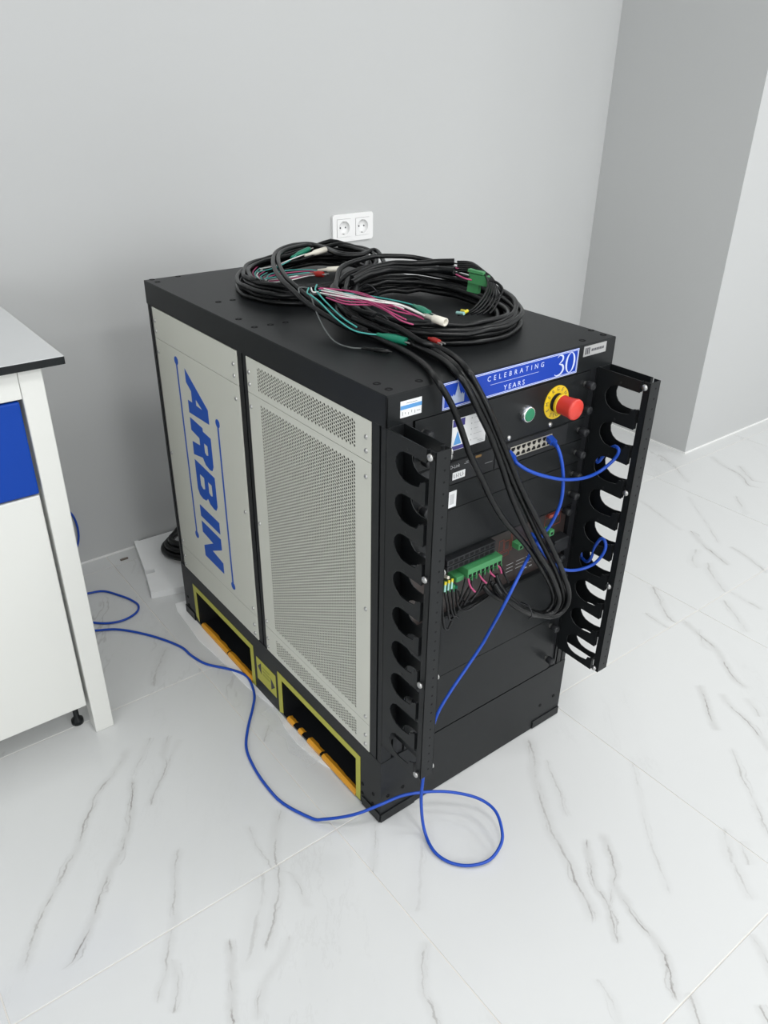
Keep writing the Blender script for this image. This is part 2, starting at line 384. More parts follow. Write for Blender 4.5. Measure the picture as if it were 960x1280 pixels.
    fine = math_('MULTIPLY', maprange(math_('ABSOLUTE', math_('SUBTRACT', n5.outputs['Fac'], 0.5)), 0.0, 0.02, 0.06, 0.0), maprange(n3.outputs['Fac'], 0.5, 0.66, 0, 1))
    total = math_('MAXIMUM', total, fine)
    mx0 = N('ShaderNodeMix'); mx0.data_type = 'RGBA'; lk(nt, math_('MULTIPLY', cloud, 0.5), mx0.inputs['Factor'])
    mx0.inputs['A'].default_value = (0.66, 0.67, 0.668, 1); mx0.inputs['B'].default_value = (0.59, 0.60, 0.60, 1)
    mx = N('ShaderNodeMix'); mx.data_type = 'RGBA'; lk(nt, total, mx.inputs['Factor'])
    lk(nt, mx0.outputs['Result'], mx.inputs['A']); mx.inputs['B'].default_value = (0.19, 0.17, 0.155, 1)
    lk(nt, mx.outputs['Result'], b.inputs['Base Color'])
    b.inputs['Roughness'].default_value = 0.16; b.inputs['Specular IOR Level'].default_value = 0.5
    return m

# ------------------------------------------------------------------ room shell
XL, XR, YF = -3.2, 4.6, -4.4            # room extent
YB, XC, YC = 1.268, 2.005, 0.676          # back wall, column side, column front
fl = struct(MB().box(XL - .1, XR + .1, YF - .1, YB + .1, -0.10, -0.0011).build('floor', M['grout']))
xj = [-0.0765 + 0.603 * k for k in range(-6, 9)]
yj = [0.040 - 0.601 * k for k in range(8, -1, -1)] + [0.615, 1.20, 1.32]
GAP = 0.0011
for i in range(len(xj) - 1):
    for j in range(len(yj) - 1):
        x0, x1 = max(xj[i] + GAP, XL), min(xj[i + 1] - GAP, XR); y0, y1 = max(yj[j] + GAP, YF), min(yj[j + 1] - GAP, YB)
        if x1 - x0 < 0.02 or y1 - y0 < 0.02: continue
        if x0 > XC and y0 > YC: continue
        vs = [v for v in VEINS if any(x0 - .01 < p[0] < x1 + .01 and y0 - .01 < p[1] < y1 + .01 for p in v[0])]
        key = 'marble_tile'
        tm = marble(key, vs, (i * 7 + j * 3) % 11) if vs else MARBLE_PLAIN.setdefault((i + 2 * j) % 4, None) or MARBLE_PLAIN.__setitem__((i + 2 * j) % 4, marble(key, [], (i + 2 * j) % 4 + 1)) or MARBLE_PLAIN[(i + 2 * j) % 4]
        MB().box(x0, x1, y0, y1, -0.008, 0.0, bev=0.0006).build('tile', tm, fl)
T = 0.12
struct(MB().box(XL, XC + T, YB, YB + T, 0, CEIL).build('wall_back', M['wall']))
struct(MB().box(XC, XC + T, YC, YB, 0, CEIL).build('wall_side', M['wall']))
struct(MB().box(XC + T, XR, YC, YC + T, 0, CEIL).build('wall_right_bay', M['wall']))
struct(MB().box(XL - T, XL, YF, YB, 0, CEIL).build('wall_left', M['wall']))
struct(MB().box(XR, XR + T, YF, YC + T, 0, CEIL).build('wall_right', M['wall']))
struct(MB().box(XL, XR, YF - T, YF, 0, CEIL).build('wall_front', M['wall']))
struct(MB().box(XL - T, XR + T, YF - T, YB + T, CEIL, CEIL + .1).build('ceiling', M['ceiling']))
struct(MB().box(XL, XC, YB - 0.003, YB, 0, 0.005).build('trim_1', M['caulk']))
struct(MB().box(XC - 0.003, XC, YC - .003, YB - .003, 0, 0.005).build('trim_2', M['caulk']))
struct(MB().box(XC, XR, YC - 0.003, YC, 0, 0.005).build('trim_3', M['caulk']))

# ------------------------------------------------------------------ double wall socket
so = thing('wall_socket', 'white double wall socket on the grey wall above the cable coils', 'socket', loc=(0.8385, YB, 0.866), absolute=False)
bx_, bz_ = 0.076, 0.0405
MB().shape([rrect(-bx_, bx_, -bz_, bz_, 0.009), rrect(-0.0615, -0.0085, -0.0265, 0.0265, 0.002), rrect(0.0085, 0.0615, -0.0265, 0.0265, 0.002)], 0.009, (0, 0, 0), X_, Z_).build('cover_frame', M['socket'], so)
bk = MB().shape([rrect(-bx_ + .002, bx_ - .002, -bz_ + .002, bz_ - .002, 0.007)], 0.002, (0, -0.0005, 0), X_, Z_).build('back_plate', M['socket'], so)
for sx in (-0.035, 0.035):
    ins = MB().shape([rrect(sx - .0258, sx + .0258, -.0258, .0258, 0.002), circ(sx, 0, 0.0200, 28)], 0.0105, (0, -0.0005, 0), X_, Z_).build('socket_insert', M['socket'], so)
    MB().lathe((sx, -0.0105, 0), Y_, [(0, 0.0200), (0.0075, 0.0192), (0.0078, 0.0001)], 28).build('socket_cup', M['socket'], ins)
    for dx in (-0.0095, 0.0095): MB().cyl((sx + dx, -0.0034, 0), (sx + dx, -0.0029, 0), 0.0026, 10).build('pin_hole', M['ink'], ins)
    for dz in (-0.0185, 0.0185): MB().box(sx - .0022, sx + .0022, -0.009, -0.0035, dz - .0016, dz + .0016).build('earth_clip', M['steel'], ins)

# ------------------------------------------------------------------ workbench
wb = thing('workbench', 'white workbench with black edged top and blue drawer at left', 'workbench', loc=(-0.336, 0.588, 0))
def W_(mb, name, m, parent=wb, label=None):
    return mb.build(name, m, parent, label)
BX0, BX1, BY0, BY1 = -1.75, -0.279, 0.550, 1.215
W_(MB().box(BX0, BX1, BY0, BY1, 0.835, 0.8488, 0.0008), 'bench_top', M['bench_edge'])
W_(MB().box(BX0 + .0008, BX1 - .0008, BY0 + .0008, BY1 - .0008, 0.8488, 0.8500), 'top_laminate', M['bench_top'], label='white laminate surface')
for lx in (-1.70, -0.356):
    for ly in (0.568, 1.16):
        W_(MB().box(lx, lx + .040, ly, ly + .040, 0.0 if ly < 1 else 0.0, 0.835, 0.002), 'leg', M['bench_white'])
W_(MB().box(-1.66, -0.3565, 0.570, 0.600, 0.781, 0.835, 0.001), 'apron', M['bench_white'])
W_(MB().box(-1.66, -0.3565, 1.165, 1.19, 0.781, 0.835, 0.001), 'apron', M['bench_white'])
W_(MB().box(-0.345, -0.327, 0.608, 1.16, 0.74, 0.83, 0.001), 'side_rail', M['bench_white'])
W_(MB().box(-1.655, -0.364, 0.592, 1.15, 0.082, 0.778, 0.001), 'cabinet_body', M['bench_white'])
for k in range(2):
    dx1 = -0.3625 - k * 0.648; dx0 = dx1 - 0.644
    dr = W_(MB().box(dx0, dx1, 0.569, 0.5915, 0.5985, 0.7775, 0.003), 'drawer', M['drawer_blue'], label='blue drawer front')
    dd = W_(MB().box(dx0, dx1, 0.572, 0.5915, 0.080, 0.5945, 0.003), 'door', M['bench_white'])
for fx, fy in ((-0.378, 0.625), (-1.62, 0.63), (-0.40, 1.12), (-1.62, 1.12)):
    W_(MB().lathe((fx, fy, 0), Z_, [(0, .0001), (0, .013), (.010, .013), (.016, .006), (.082, .006)], 14), 'levelling_foot', M['bench_edge'])
tag(MB().box(-0.70, -0.300, 0.90, 1.18, 0.8502, 0.854, 0.001).build('bench_patch', M['patch_grey']), 'flat grey patch on the white workbench top', 'mat')  # thin grey slab for the darker area of the bench top

# ------------------------------------------------------------------ packing foam, plastic, chip
fz = 0.020
fo_px = [(167, 675), (181, 713), (193, 711.5), (193.5, 715), (182.5, 718), (188.5, 741), (240, 731)]
fo = MB().shape([[tuple(FZ(x, y, fz)[:2]) for x, y in fo_px] + [(0.36, 0.92), (0.40, 1.25), (0.03, 1.262)]], fz, (0, 0, 0.0), X_, Y_)
tag(fo.build('foam_slab', M['foam']), 'white packing foam slab on the floor behind the black cabinet', 'foam')
sh = [(-0.012, 0.915), (-0.022, 0.88), (-0.026, 0.80), (-0.031, 0.735), (-0.024, 0.65), (-0.020, 0.572), (-0.017, 0.50), (-0.012, 0.462), (-0.006, 0.43), (-0.004, 0.388), (-0.016, 0.33), (-0.019, 0.274), (-0.014, 0.24), (-0.011, 0.212), (0.002, 0.165), (0.1, 0.15), (0.45, 0.3), (0.45, 0.86)]
tag(MB().shape([sh], 0.0025, (0, 0, 0.0), X_, Y_).build('foam_sheet', M['foam']), 'thin white foam sheet under the side of the black cabinet', 'foam sheet')
fm = MB(); pts = []; nx, ny = 8, 20; random.seed(3)
for j in range(ny + 1):
    for i in range(nx + 1):
        y = 0.400 - 0.20 * j / ny; x = -0.040 + 0.052 * i / nx + 0.006 * math.sin(j * .8)
        pts.append((x, y, 0.0040 + 0.006 * random.random() * (1 - abs(2 * i / nx - 1)) + (0.0 if x < -0.02 else 0.002)))
fm.add(pts, [(j * (nx + 1) + i, j * (nx + 1) + i + 1, (j + 1) * (nx + 1) + i + 1, (j + 1) * (nx + 1) + i) for j in range(ny) for i in range(nx)])
tag(fm.build('plastic_film', M['film']), 'crumpled clear plastic film beside the nearer fork pocket', 'plastic film')
tag(MB().box(-0.050, -0.026, 1.214, 1.222, 0, 0.004, 0.002).build('floor_chip', M['chip']), 'small brown chip on the floor near the wall', 'debris')
# ------------------------------------------------------------------ battery test cabinet
W, D, H, HB, HC = 0.510, 0.8657, 0.884, 0.1603, 0.834
cab = thing('test_cabinet', 'black battery test cabinet with beige side panels standing on marble floor', 'cabinet', loc=(0, 0, 0.003))
Z0 = 0.003
def B(mb, name, m, parent=cab, label=None): return mb.build(name, M[m] if isinstance(m, str) else m, parent, label)
NY = -Y_
# base: two side walls with fork pockets, front, back, top deck, pocket tunnels
P1, P2 = (0.502, 0.786), (0.0795, 0.3615); PT = 0.1095; PB = 0.009
def base_wall(x, sgn):
    # outline in (a = -Y, b = Z)
    out = [(-D, Z0), (0, Z0), (0, HB), (-D, HB)]
    hol = [[(-P[1], PB), (-P[0], PB), (-P[0], PT), (-P[1], PT)] for P in (P1, P2)]
    return MB().shape([out] + hol, 0.003, (x, 0, 0), NY, Z_)
B(base_wall(0.003, -1), 'base_side', 'black'); B(base_wall(W, 1), 'base_side', 'black')
B(MB().box(0.003, W - .003, 0, 0.003, Z0, HB), 'base_front', 'black')
B(MB().box(0.003, W - .003, D - .003, D, Z0, HB), 'base_back', 'black')
B(MB().box(0.003, W - .003, 0.003, D - .003, HB - 0.003, HB), 'base_deck', 'black')
for P in (P1, P2):
    mb = MB(); mb.box(0.003, W - .003, P[0], P[1], PB - .005, PB); mb.box(0.003, W - .003, P[0], P[1], PT, PT + .002)
    for y in P: mb.box(0.003, W - .003, y - .001, y + .001, PB, PT)
    B(mb, 'fork_pocket', 'black_flat')
    # yellow tape round the mouth, orange tape along its lip
    o0, o1, t = P[0] - 0.0145, P[1] + 0.0165, 0.0155
    a = [(-o1, 0.022 if P is P1 else 0.006), (-o1, PT + t), (-o0, PT + t), (-o0, 0.006), (-P[0], 0.006), (-P[0], PT), (-P[1], PT), (-P[1], 0.014)]
    B(MB().shape([a], 0.0008, (0, 0, 0), NY, Z_), 'pocket_tape', 'yellow', label='yellow tape frame round the fork pocket')
random.seed(11)
def lip(y0, y1, n=10):
    mb = MB(); ys = [y0 + (y1 - y0) * k / n for k in range(n + 1)]
    vs = []
    for y in ys:
        j = random.uniform(-.0005, .0005)
        vs += [(-0.0014, y, 0.0035), (-0.0018, y, 0.0115 + j), (0.004, y, 0.0150 + j), (0.012 + 3 * j, y, 0.0120)]
    fs = [(k * 4 + c, k * 4 + c + 1, (k + 1) * 4 + c + 1, (k + 1) * 4 + c) for k in range(n) for c in range(3)]
    mb.add(vs, fs); B(mb, 'lip_tape', 'orange', label='orange tape strip along the pocket lip')
lip(0.5025, 0.628); lip(0.632, 0.775); lip(0.0800, 0.205); lip(0.212, 0.262, 6); lip(0.283, 0.300, 3); lip(0.318, 0.345, 4)
# forklift sticker between the pockets
fs_ = B(MB().shape([[(-0.4745, 0.040), (-0.388, 0.040), (-0.388, 0.104), (-0.4745, 0.104)]], 0.0007, (-.0001, 0, 0), NY, Z_), 'fork_sticker', 'yellow', label='yellow sticker with two black arrows between the pockets')
for tri in ([(-0.469, 0.080), (-0.453, 0.064), (-0.453, 0.097)], [(-0.393, 0.066), (-0.410, 0.050), (-0.410, 0.083)]):
    B(MB().shape([tri], 0.0003, (-.0008, 0, 0), NY, Z_), 'arrow_print', 'ink', fs_)
mb = MB()
for k in range(3): mb.shape([rrect(-0.447, -0.415, 0.066 + .010 * k, 0.0715 + .010 * k, .001)], 0.0002, (-.0008, 0, 0), NY, Z_)
B(mb, 'fork_print', 'yellow_dark', fs_)
# corner feet, holes
for x0, x1 in ((0.0, 0.085), (W - .085, W)):
    B(MB().box(x0, x1, -0.0025, 0, Z0, 0.024, 0.0008), 'corner_foot', 'black')
B(MB().box(-0.0025, 0, 0.0, 0.058, Z0, 0.026, 0.0008), 'corner_foot', 'black')
B(MB().box(-0.0025, 0, D - .055, D, Z0, 0.026, 0.0008), 'corner_foot', 'black')
for y, z in ((0.023, 0.061), (0.024, 0.033), (0.058, 0.058), (0.059, 0.032), (D - .02, 0.06), (D - .02, 0.034)):
    B(MB().lathe((-.0001, y, z), -X_, [(0, .0042), (.0007, .004), (.0007, .0022), (-.002, .002), (-.002, .0001)], 10), 'base_screw', 'dark')
for x, z in ((0.018, 0.065), (0.055, 0.065), (0.445, 0.061), (0.487, 0.066)):
    B(MB().lathe((x, -.0001, z), -Y_, [(0, .0042), (.0007, .004), (.0007, .0022), (-.002, .002), (-.002, .0001)], 10), 'base_screw', 'dark')
# top cover: lid plus skirt
mb = MB(); mb.box(0, W, 0, D, H - 0.003, H, 0.0012)
mb.box(0, 0.003, 0, D, HC, H - .002, 0.0008); mb.box(W - .003, W, 0, D, HC, H - .002, 0.0008)
mb.box(0, W, 0, 0.003, HC, H - .002, 0.0008); mb.box(0, W, D - .003, D, HC, H - .002, 0.0008)
B(mb, 'top_cover', 'black')
def top_screw(x, y):
    B(MB().lathe((x, y, H - .0002), Z_, [(0, .0065), (.0006, .0062), (.0007, .003), (-.0005, .0026), (-.0005, .0001)], 12), 'top_screw', 'dark')
for px, py in ((190, 349.5), (197, 352.5), (222.5, 345.5), (273, 377.5), (291, 375), (298.3, 399), (318, 409), (471, 479.5), (486, 486.5), (524, 476), (739, 413), (754, 418.5), (728, 425.5), (338, 406), (357, 403)):
    p = FZ(px, py, H); top_screw(p.x, p.y)
# slotted corner and middle posts
def post(x0, x1, y0, y1, slots):
    """rectangular post with slots; slots: list of (face, centre)"""
    s, d = 0.0022, 0.007
    out = [(x0, y0)]
    for f, c in sorted([q for q in slots if q[0] == 'f'], key=lambda q: q[1]): out += [(c - s, y0), (c - s, y0 + d), (c + s, y0 + d), (c + s, y0)]
    out.append((x1, y0))
    for f, c in sorted([q for q in slots if q[0] == 'r'], key=lambda q: q[1]): out += [(x1, c - s), (x1 - d, c - s), (x1 - d, c + s), (x1, c + s)]
    out += [(x1, y1), (x0, y1)]
    for f, c in sorted([q for q in slots if q[0] == 'l'], key=lambda q: -q[1]): out += [(x0, c + s), (x0 + d, c + s), (x0 + d, c - s), (x0, c - s)]
    B(MB().shape([out], HC - HB, (0, 0, HB), X_, Y_), 'frame_post', 'black')
post(0.0006, 0.037, 0.0008, 0.0355, [('l', 0.0145), ('f', 0.026)])
post(W - .037, W - .0006, 0.0008, 0.0355, [('f', W - .014), ('f', W - .030), ('r', 0.0145)])
post(0.0015, 0.037, 0.417, 0.4535, [('l', 0.4355)])
post(0.0015, 0.037, 0.839, D - .001, [('l', 0.853)])
post(W - .037, W - .0015, 0.417, 0.4535, [('r', 0.4355)])
post(W - .037, W - .0015, 0.839, D - .001, [('r', 0.853)])
B(MB().box(0.020, W - .02, 0.062, D - .01, HB, HC), 'inner_light_block', 'dark')  # solid dark box added to block light inside the cabinet
B(MB().box(0.037, W - .037, D - .006, D - .002, HB, HC), 'back_panel', 'black')
# beige side panels
def screws(panel, ys, zs, x=0.0, sg=-1):
    for y in ys:
        for z in zs:
            B(MB().lathe((x, y, z), X_ * sg, [(0, .0042), (.0014, .0040), (.0024, .0028), (.0027, .0001)], 10), 'screw', 'steel', panel)
def plain_panel(y0, y1, z0, z1, zs):
    p = B(MB().box(-0.0006, 0.002, y0, y1, z0, z1, 0.0005), 'side_panel', 'beige')
    screws(p, (y0 + .0135, y1 - .0095), zs, -0.0006); return p
plain_panel(0.455, 0.838, 0.7650, 0.8325, (0.804, 0.781))
lp = plain_panel(0.455, 0.838, 0.2270, 0.7640, (0.735, 0.487, 0.2435))
plain_panel(0.455, 0.838, 0.1620, 0.2258, (0.1985, 0.1745))
PX, PZ, HR = 0.00550, 0.00635, 0.00258
def perf_panel(y0, y1, z0, z1, py0, py1, pz0, pz1, zs):
    """sheet with real staggered round holes"""
    xo, xi = -0.0006, 0.0006; mb = MB()
    nc = int((py1 - py0) / PX); nr = int((pz1 - pz0) / PZ)
    ya = (py0 + py1) / 2 - nc * PX / 2; yb = ya + nc * PX; za = (pz0 + pz1) / 2 - (nr + .5) * PZ / 2; zb = za + (nr + .5) * PZ
    def q(a0, a1, b0, b1): mb.add([(xo, a0, b0), (xo, a1, b0), (xo, a1, b1), (xo, a0, b1)], [(0, 1, 2, 3)])
    q(y0, y1, z0, za); q(y0, y1, zb, z1); q(y0, ya, za, zb); q(yb, y1, za, zb)
    for (a0, a1, b0, b1) in ((y0, y1, z0, z0), (y0, y1, z1, z1)): mb.add([(xo, a0, b0), (xo, a1, b0), (xi, a1, b0), (xi, a0, b0)], [(0, 1, 2, 3)])
    for yy in (y0, y1): mb.add([(xo, yy, z0), (xo, yy, z1), (xi, yy, z1), (xi, yy, z0)], [(0, 1, 2, 3)])
    k = 8
    for c in range(nc):
        a0 = ya + c * PX; a1 = a0 + PX; sh_ = PZ / 2 if c % 2 else 0
        if c % 2: q(a0, a1, za, za + sh_)
        else: q(a0, a1, zb - PZ / 2, zb)
        for r in range(nr):
            b0 = za + sh_ + r * PZ; b1 = b0 + PZ; cy, cz = (a0 + a1) / 2, (b0 + b1) / 2
            ring = [(cy + HR * math.cos(math.pi / 8 + i * math.pi / 4), cz + HR * math.sin(math.pi / 8 + i * math.pi / 4)) for i in range(8)]
            vs = [(xo, a1, b1), (xo, a0, b1), (xo, a0, b0), (xo, a1, b0)] + [(xo, *p) for p in ring] + [(xi, *p) for p in ring]
            # corner c owns ring verts; ring 0..7 at 22.5, 67.5, ... degrees
            fs = [(0, 4, 5), (0, 5, 6, 1), (1, 6, 7), (1, 7, 8, 2), (2, 8, 9), (2, 9, 10, 3), (3, 10, 11), (3, 11, 4, 0)]
            fs += [(4 + i, 12 + i, 12 + (i + 1) % 8, 4 + (i + 1) % 8) for i in range(8)]
            mb.add(vs, fs)
    me = mb.mesh('side_panel', M['beige'])
    p = link('side_panel', me, cab, 'beige perforated panel')
    screws(p, (y0 + .0120, y1 - .008), zs, -0.0006)
    return p
perf_panel(0.036, 0.417, 0.7655, 0.8330, 0.076, 0.379, 0.776, 0.824, (0.805, 0.782))
perf_panel(0.036, 0.417, 0.2290, 0.7645, 0.077, 0.374, 0.242, 0.752, (0.738, 0.487, 0.2435))
perf_panel(0.036, 0.417, 0.1620, 0.2278, 0.077, 0.374, 0.173, 0.215, (0.1975, 0.1745))
# plain panels on the far side
for y0, y1 in ((0.036, 0.417), (0.455, 0.838)):
    B(MB().box(W - .002, W + .0006, y0, y1, 0.162, 0.8325, 0.0005), 'side_panel', 'beige')
# blue company lettering, running down the left panel
LX = -0.0006
def rl(pts, sl=0.010): return [(-(0.6975 - h * 0.0955), 0.7315 - (r + sl * h)) for r, h in pts]
def glyph(name, outs): B(MB().shape([rl(p) for p in outs], 0.0004, (LX, 0, 0), NY, Z_), name, 'blue_logo', lp)
glyph('logo_letter', [[(0.000, 0), (0.054, 1), (0.086, 1), (0.099, 0), (0.070, 0), (0.068, 0.22), (0.042, 0.22), (0.030, 0)], [(0.053, 0.42), (0.067, 0.42), (0.065, 0.72)]])
glyph('logo_letter', [[(0.110, 0), (0.110, 0.62), (0.118, 0.62), (0.118, 1), (0.185, 1), (0.198, 0.92), (0.201, 0.80), (0.198, 0.60), (0.186, 0.48), (0.199, 0.0), (0.167, 0.0), (0.160, 0.40), (0.143, 0.40), (0.140, 0)], [(0.145, 0.62), (0.167, 0.62), (0.171, 0.70), (0.167, 0.79), (0.145, 0.79)]])
glyph('logo_letter', [[(0.211, 0), (0.211, 1), (0.283, 1), (0.296, 0.92), (0.298, 0.80), (0.295, 0.62), (0.286, 0.52), (0.296, 0.42), (0.300, 0.24), (0.297, 0.08), (0.285, 0)], [(0.239, 0.62), (0.266, 0.62), (0.270, 0.71), (0.266, 0.80), (0.239, 0.80)], [(0.239, 0.20), (0.267, 0.20), (0.272, 0.31), (0.267, 0.42), (0.239, 0.42)]])
glyph('logo_letter', [[(0.327, 0), (0.323, 1), (0.353, 1), (0.357, 0)]])
glyph('logo_letter', [[(0.370, 0), (0.366, 1), (0.395, 1), (0.427, 0.46), (0.430, 1), (0.459, 1), (0.466, 0), (0.437, 0), (0.402, 0.55), (0.400, 0)]])
def logo_line(y0, z0, y1, z1):
    d = Vector((-(y1 - y0), z1 - z0)).normalized(); n = Vector((-d.y, d.x)); hw = 0.0060
    a = Vector((-y0, z0)); b = Vector((-y1, z1)); o = []
    for k in range(13):
        t = math.radians(20 + k * 320 / 12); o.append(a + (d * math.cos(t) + n * math.sin(t)) * 0.0095)
    for k in range(13):
        t = math.radians(200 + k * 320 / 12); o.append(b + (d * math.cos(t) + n * math.sin(t)) * 0.0095)
    B(MB().shape([[tuple(p) for p in o]], 0.0004, (LX, 0, 0), NY, Z_), 'logo_line', 'blue_logo', lp)
logo_line(0.737, 0.738, 0.734, 0.306); logo_line(0.561, 0.652, 0.560, 0.252)

# ---------------- front: rack panels
RX0, RX1 = 0.055, 0.4555
rows = [('rack_panel', 0.7455, 0.8325), ('switch_panel', 0.7025, 0.7445), ('rack_panel', 0.6570, 0.7015), ('rack_panel', 0.5685, 0.6560), ('rack_panel', 0.3015, 0.4335), ('rack_panel', 0.1625, 0.3005)]
RP = []
for nme, z0, z1 in rows:
    if nme == 'switch_panel':
        RP.append(B(MB().box(RX0, RX1, 0.0005, 0.004, z0, z1, 0.0004), nme, 'black')); continue
    RP.append(B(MB().box(RX0, RX1, 0.0005, 0.004, z0, z1, 0.0004), nme, 'black'))
for x0, x1 in ((0.037, 0.0535), (0.457, W - .037)):
    B(MB().box(x0, x1, 0.004, 0.012, HB, HC), 'rack_rail', 'black_flat')
knobs = [(0, .811), (0, .766), (1, .7235), (2, .679), (3, .635), (3, .594), (4, .415), (4, .322), (5, .283), (5, .198)]
def knob(parent, x, z, y=0.0005):
    k = MB().lathe((x, y, z), -Y_, [(0, .0045), (.006, .0045), (.006, .0068), (.0075, .0075), (.019, .0075), (.0205, .0065), (.0205, .0001)], 14)
    B(k, 'thumbscrew', 'black_flat', parent)
    B(MB().lathe((x, y, z), -Y_, [(.0005, .0049), (.0055, .0049)], 12), 'thumbscrew_neck', 'steel', parent)
for i, z in knobs:
    knob(RP[i], 0.441, z); knob(RP[i], 0.070, z)
# start button
sb = B(MB().lathe((0.294, 0.0005, 0.790), -Y_, [(0, .0150), (.004, .0150), (.010, .0135), (.0115, .0122), (.0105, .0112)], 28), 'start_button', 'chrome', label='green start button in a chrome ring')
B(MB().lathe((0.294, 0.0005, 0.790), -Y_, [(.009, .0114), (.0118, .0112), (.0122, .0100), (.0124, .0001)], 28), 'button_lens', 'start_green', sb)
# emergency stop
EX, EZ = 0.3695, 0.7925
es = B(MB().shape([circ(EX, EZ, 0.0302, 40), circ(EX, EZ, 0.0145, 28)], 0.0016, (0, 0.0004, 0), X_, Z_), 'emergency_stop', 'estop_yellow', label='red emergency stop button on round yellow legend plate')
B(MB().lathe((EX, 0, EZ), -Y_, [(.0005, .0165), (.006, .0165), (.006, .0140), (.010, .0140)], 24), 'stop_nut', 'dark', es)
B(MB().lathe((EX, 0, EZ), -Y_, [(.008, .0140), (.009, .0175), (.0135, .0182), (.0150, .0170)], 28), 'stop_collar', 'estop_yellow', es)
B(MB().lathe((EX, 0, EZ), -Y_, [(.0135, .0168), (.020, .0163), (.034, .0172), (.0425, .0186), (.0450, .0180), (.0466, .0150), (.0472, .0001)], 32), 'stop_head', 'red', es)
tb = MB()
for word, a0, a1, flip in (('EMERGENCY', 205, -25, False), ('STOP', 238, 302, True)):
    for k, ch in enumerate(word):
        t = math.radians(a0 + (a1 - a0) * k / (len(word) - 1)); c, s_ = math.cos(t), math.sin(t)
        ea = Vector((s_, 0, -c)); eb = Vector((c, 0, s_))
        if flip: ea, eb = -ea, -eb
        tb.text(ch, 0.0092, 0.0002, Vector((EX + .0240 * c, -0.0012, EZ + .0240 * s_)), ea, eb)
B(tb, 'legend_text', 'ink', es)
# bolts on the front
for x, z in ((0.3606, 0.7535), (0.2594, 0.7535), (0.1300, 0.7540), (0.2506, 0.7238)):
    B(MB().lathe((x, 0.0005, z), -Y_, [(0, .0048), (.002, .0046), (.0034, .0032), (.0037, .0001)], 12), 'panel_bolt', 'steel', RP[0])
# instruction card
card = B(MB().box(0.130, 0.203, -0.0004, 0.0006, 0.7635, 0.8165), 'instruction_card', 'paper', RP[0], 'white instruction card with blue header')
cp = MB(); cp.box(0.131, 0.156, -.0006, -.0003, 0.8035, 0.8155); B(cp, 'card_header', 'navy', RP[0])
cp = MB(); cp.box(0.131, 0.160, -.0006, -.0003, 0.7642, 0.7712); B(cp, 'card_footer', 'navy', RP[0])
cp = MB(); cp.shape([[(0.1335, 0.773), (0.150, 0.773), (0.1415, 0.796)]], .0003, (0, -.0003, 0), X_, Z_); B(cp, 'card_picture', 'sky_print', RP[0])
cp = MB()
for k in range(5):
    z = 0.810 - k * .0095; cp.box(0.170, 0.1715, -.0006, -.0003, z, z + .0025); cp.box(0.176, 0.186 + (k % 2) * .008, -.0006, -.0003, z + .0008, z + .0013)
cp.box(0.186, 0.200, -.0006, -.0003, 0.7665, 0.7672); cp.box(0.186, 0.198, -.0006, -.0003, 0.7690, 0.7697)
B(cp, 'card_text', 'grey_ink', RP[0])
# network switch
sw = RP[1]
B(MB().box(0.060, 0.228, -.0012, 0.001, 0.7045, 0.7432, .0005), 'switch_face', 'black_flat', sw)
B(MB().box(0.2295, 0.4085, -.0012, 0.001, 0.7045, 0.7432, .0005), 'switch_face', 'black_flat', sw)
B(MB().text('D-Link', 0.0085, .0002, (0.1395, -.0013, 0.7350), X_, Z_, sx=.9), 'maker_text', 'grey_ink', sw)
cp = MB(); cp.box(0.163, 0.171, -.0015, -.0011, 0.7372, 0.7378); cp.box(0.160, 0.169, -.0015, -.0011, 0.7342, 0.7348); cp.box(0.207, 0.224, -.0015, -.0011, 0.7215, 0.7220)
B(cp, 'switch_text', 'grey_ink', sw)
B(MB().shape([rrect(0.184, 0.1975, 0.7375, 0.7415, .0018)], .0003, (0, -.0011, 0), X_, Z_), 'model_badge', 'gold_ink', sw)
tl = B(MB().box(0.1355, 0.1625, -.0016, -.0011, 0.7112, 0.7243), 'asset_label', 'paper', sw, 'small white label')
cp = MB()
for k in range(5):
    x = 0.1382 + k * .0047; cp.box(x, x + .0007, -.0019, -.0015, 0.7145, 0.7213); cp.box(x + .0018, x + .0028, -.0019, -.0015, 0.7145 + (k % 3) * .002, 0.7155 + (k % 3) * .002)
B(cp, 'label_print', 'ink', sw)
for r in range(2):
    for c in range(8):
        x0 = 0.2645 + c * 0.01285; z0 = 0.7145 + r * 0.0103
        pm = MB(); t = .0012
        hole = [(x0 + .0014, z0 + .0014), (x0 + .0113, z0 + .0014), (x0 + .0113, z0 + .0064), (x0 + .0094, z0 + .0064), (x0 + .0094, z0 + .0090), (x0 + .0034, z0 + .0090), (x0 + .0034, z0 + .0064), (x0 + .0014, z0 + .0064)]
        if r == 1: hole = [(a, 2 * (z0 + .0051) - b_) for a, b_ in hole]
        pm.shape([[(x0, z0), (x0 + .0127, z0), (x0 + .0127, z0 + .0102), (x0, z0 + .0102)], hole], .0016, (0, -.0010, 0), X_, Z_)
        B(pm, 'network_port', 'port', sw)
B(MB().box(0.264, 0.368, -.00135, -.0011, 0.7142, 0.7355), 'port_cavity', 'dark', sw)
# barcode label lower left
B(MB().box(0.1275, 0.1478, -.0003, 0.0006, 0.6605, 0.6900), 'barcode_label', 'paper', RP[2], 'white barcode label')
cp = MB()
for k in range(7): cp.box(0.1335 + k * .0014, 0.1341 + k * .0014, -.0005, -.0002, 0.6660, 0.6850)
B(cp, 'barcode', 'grey_ink', RP[2])
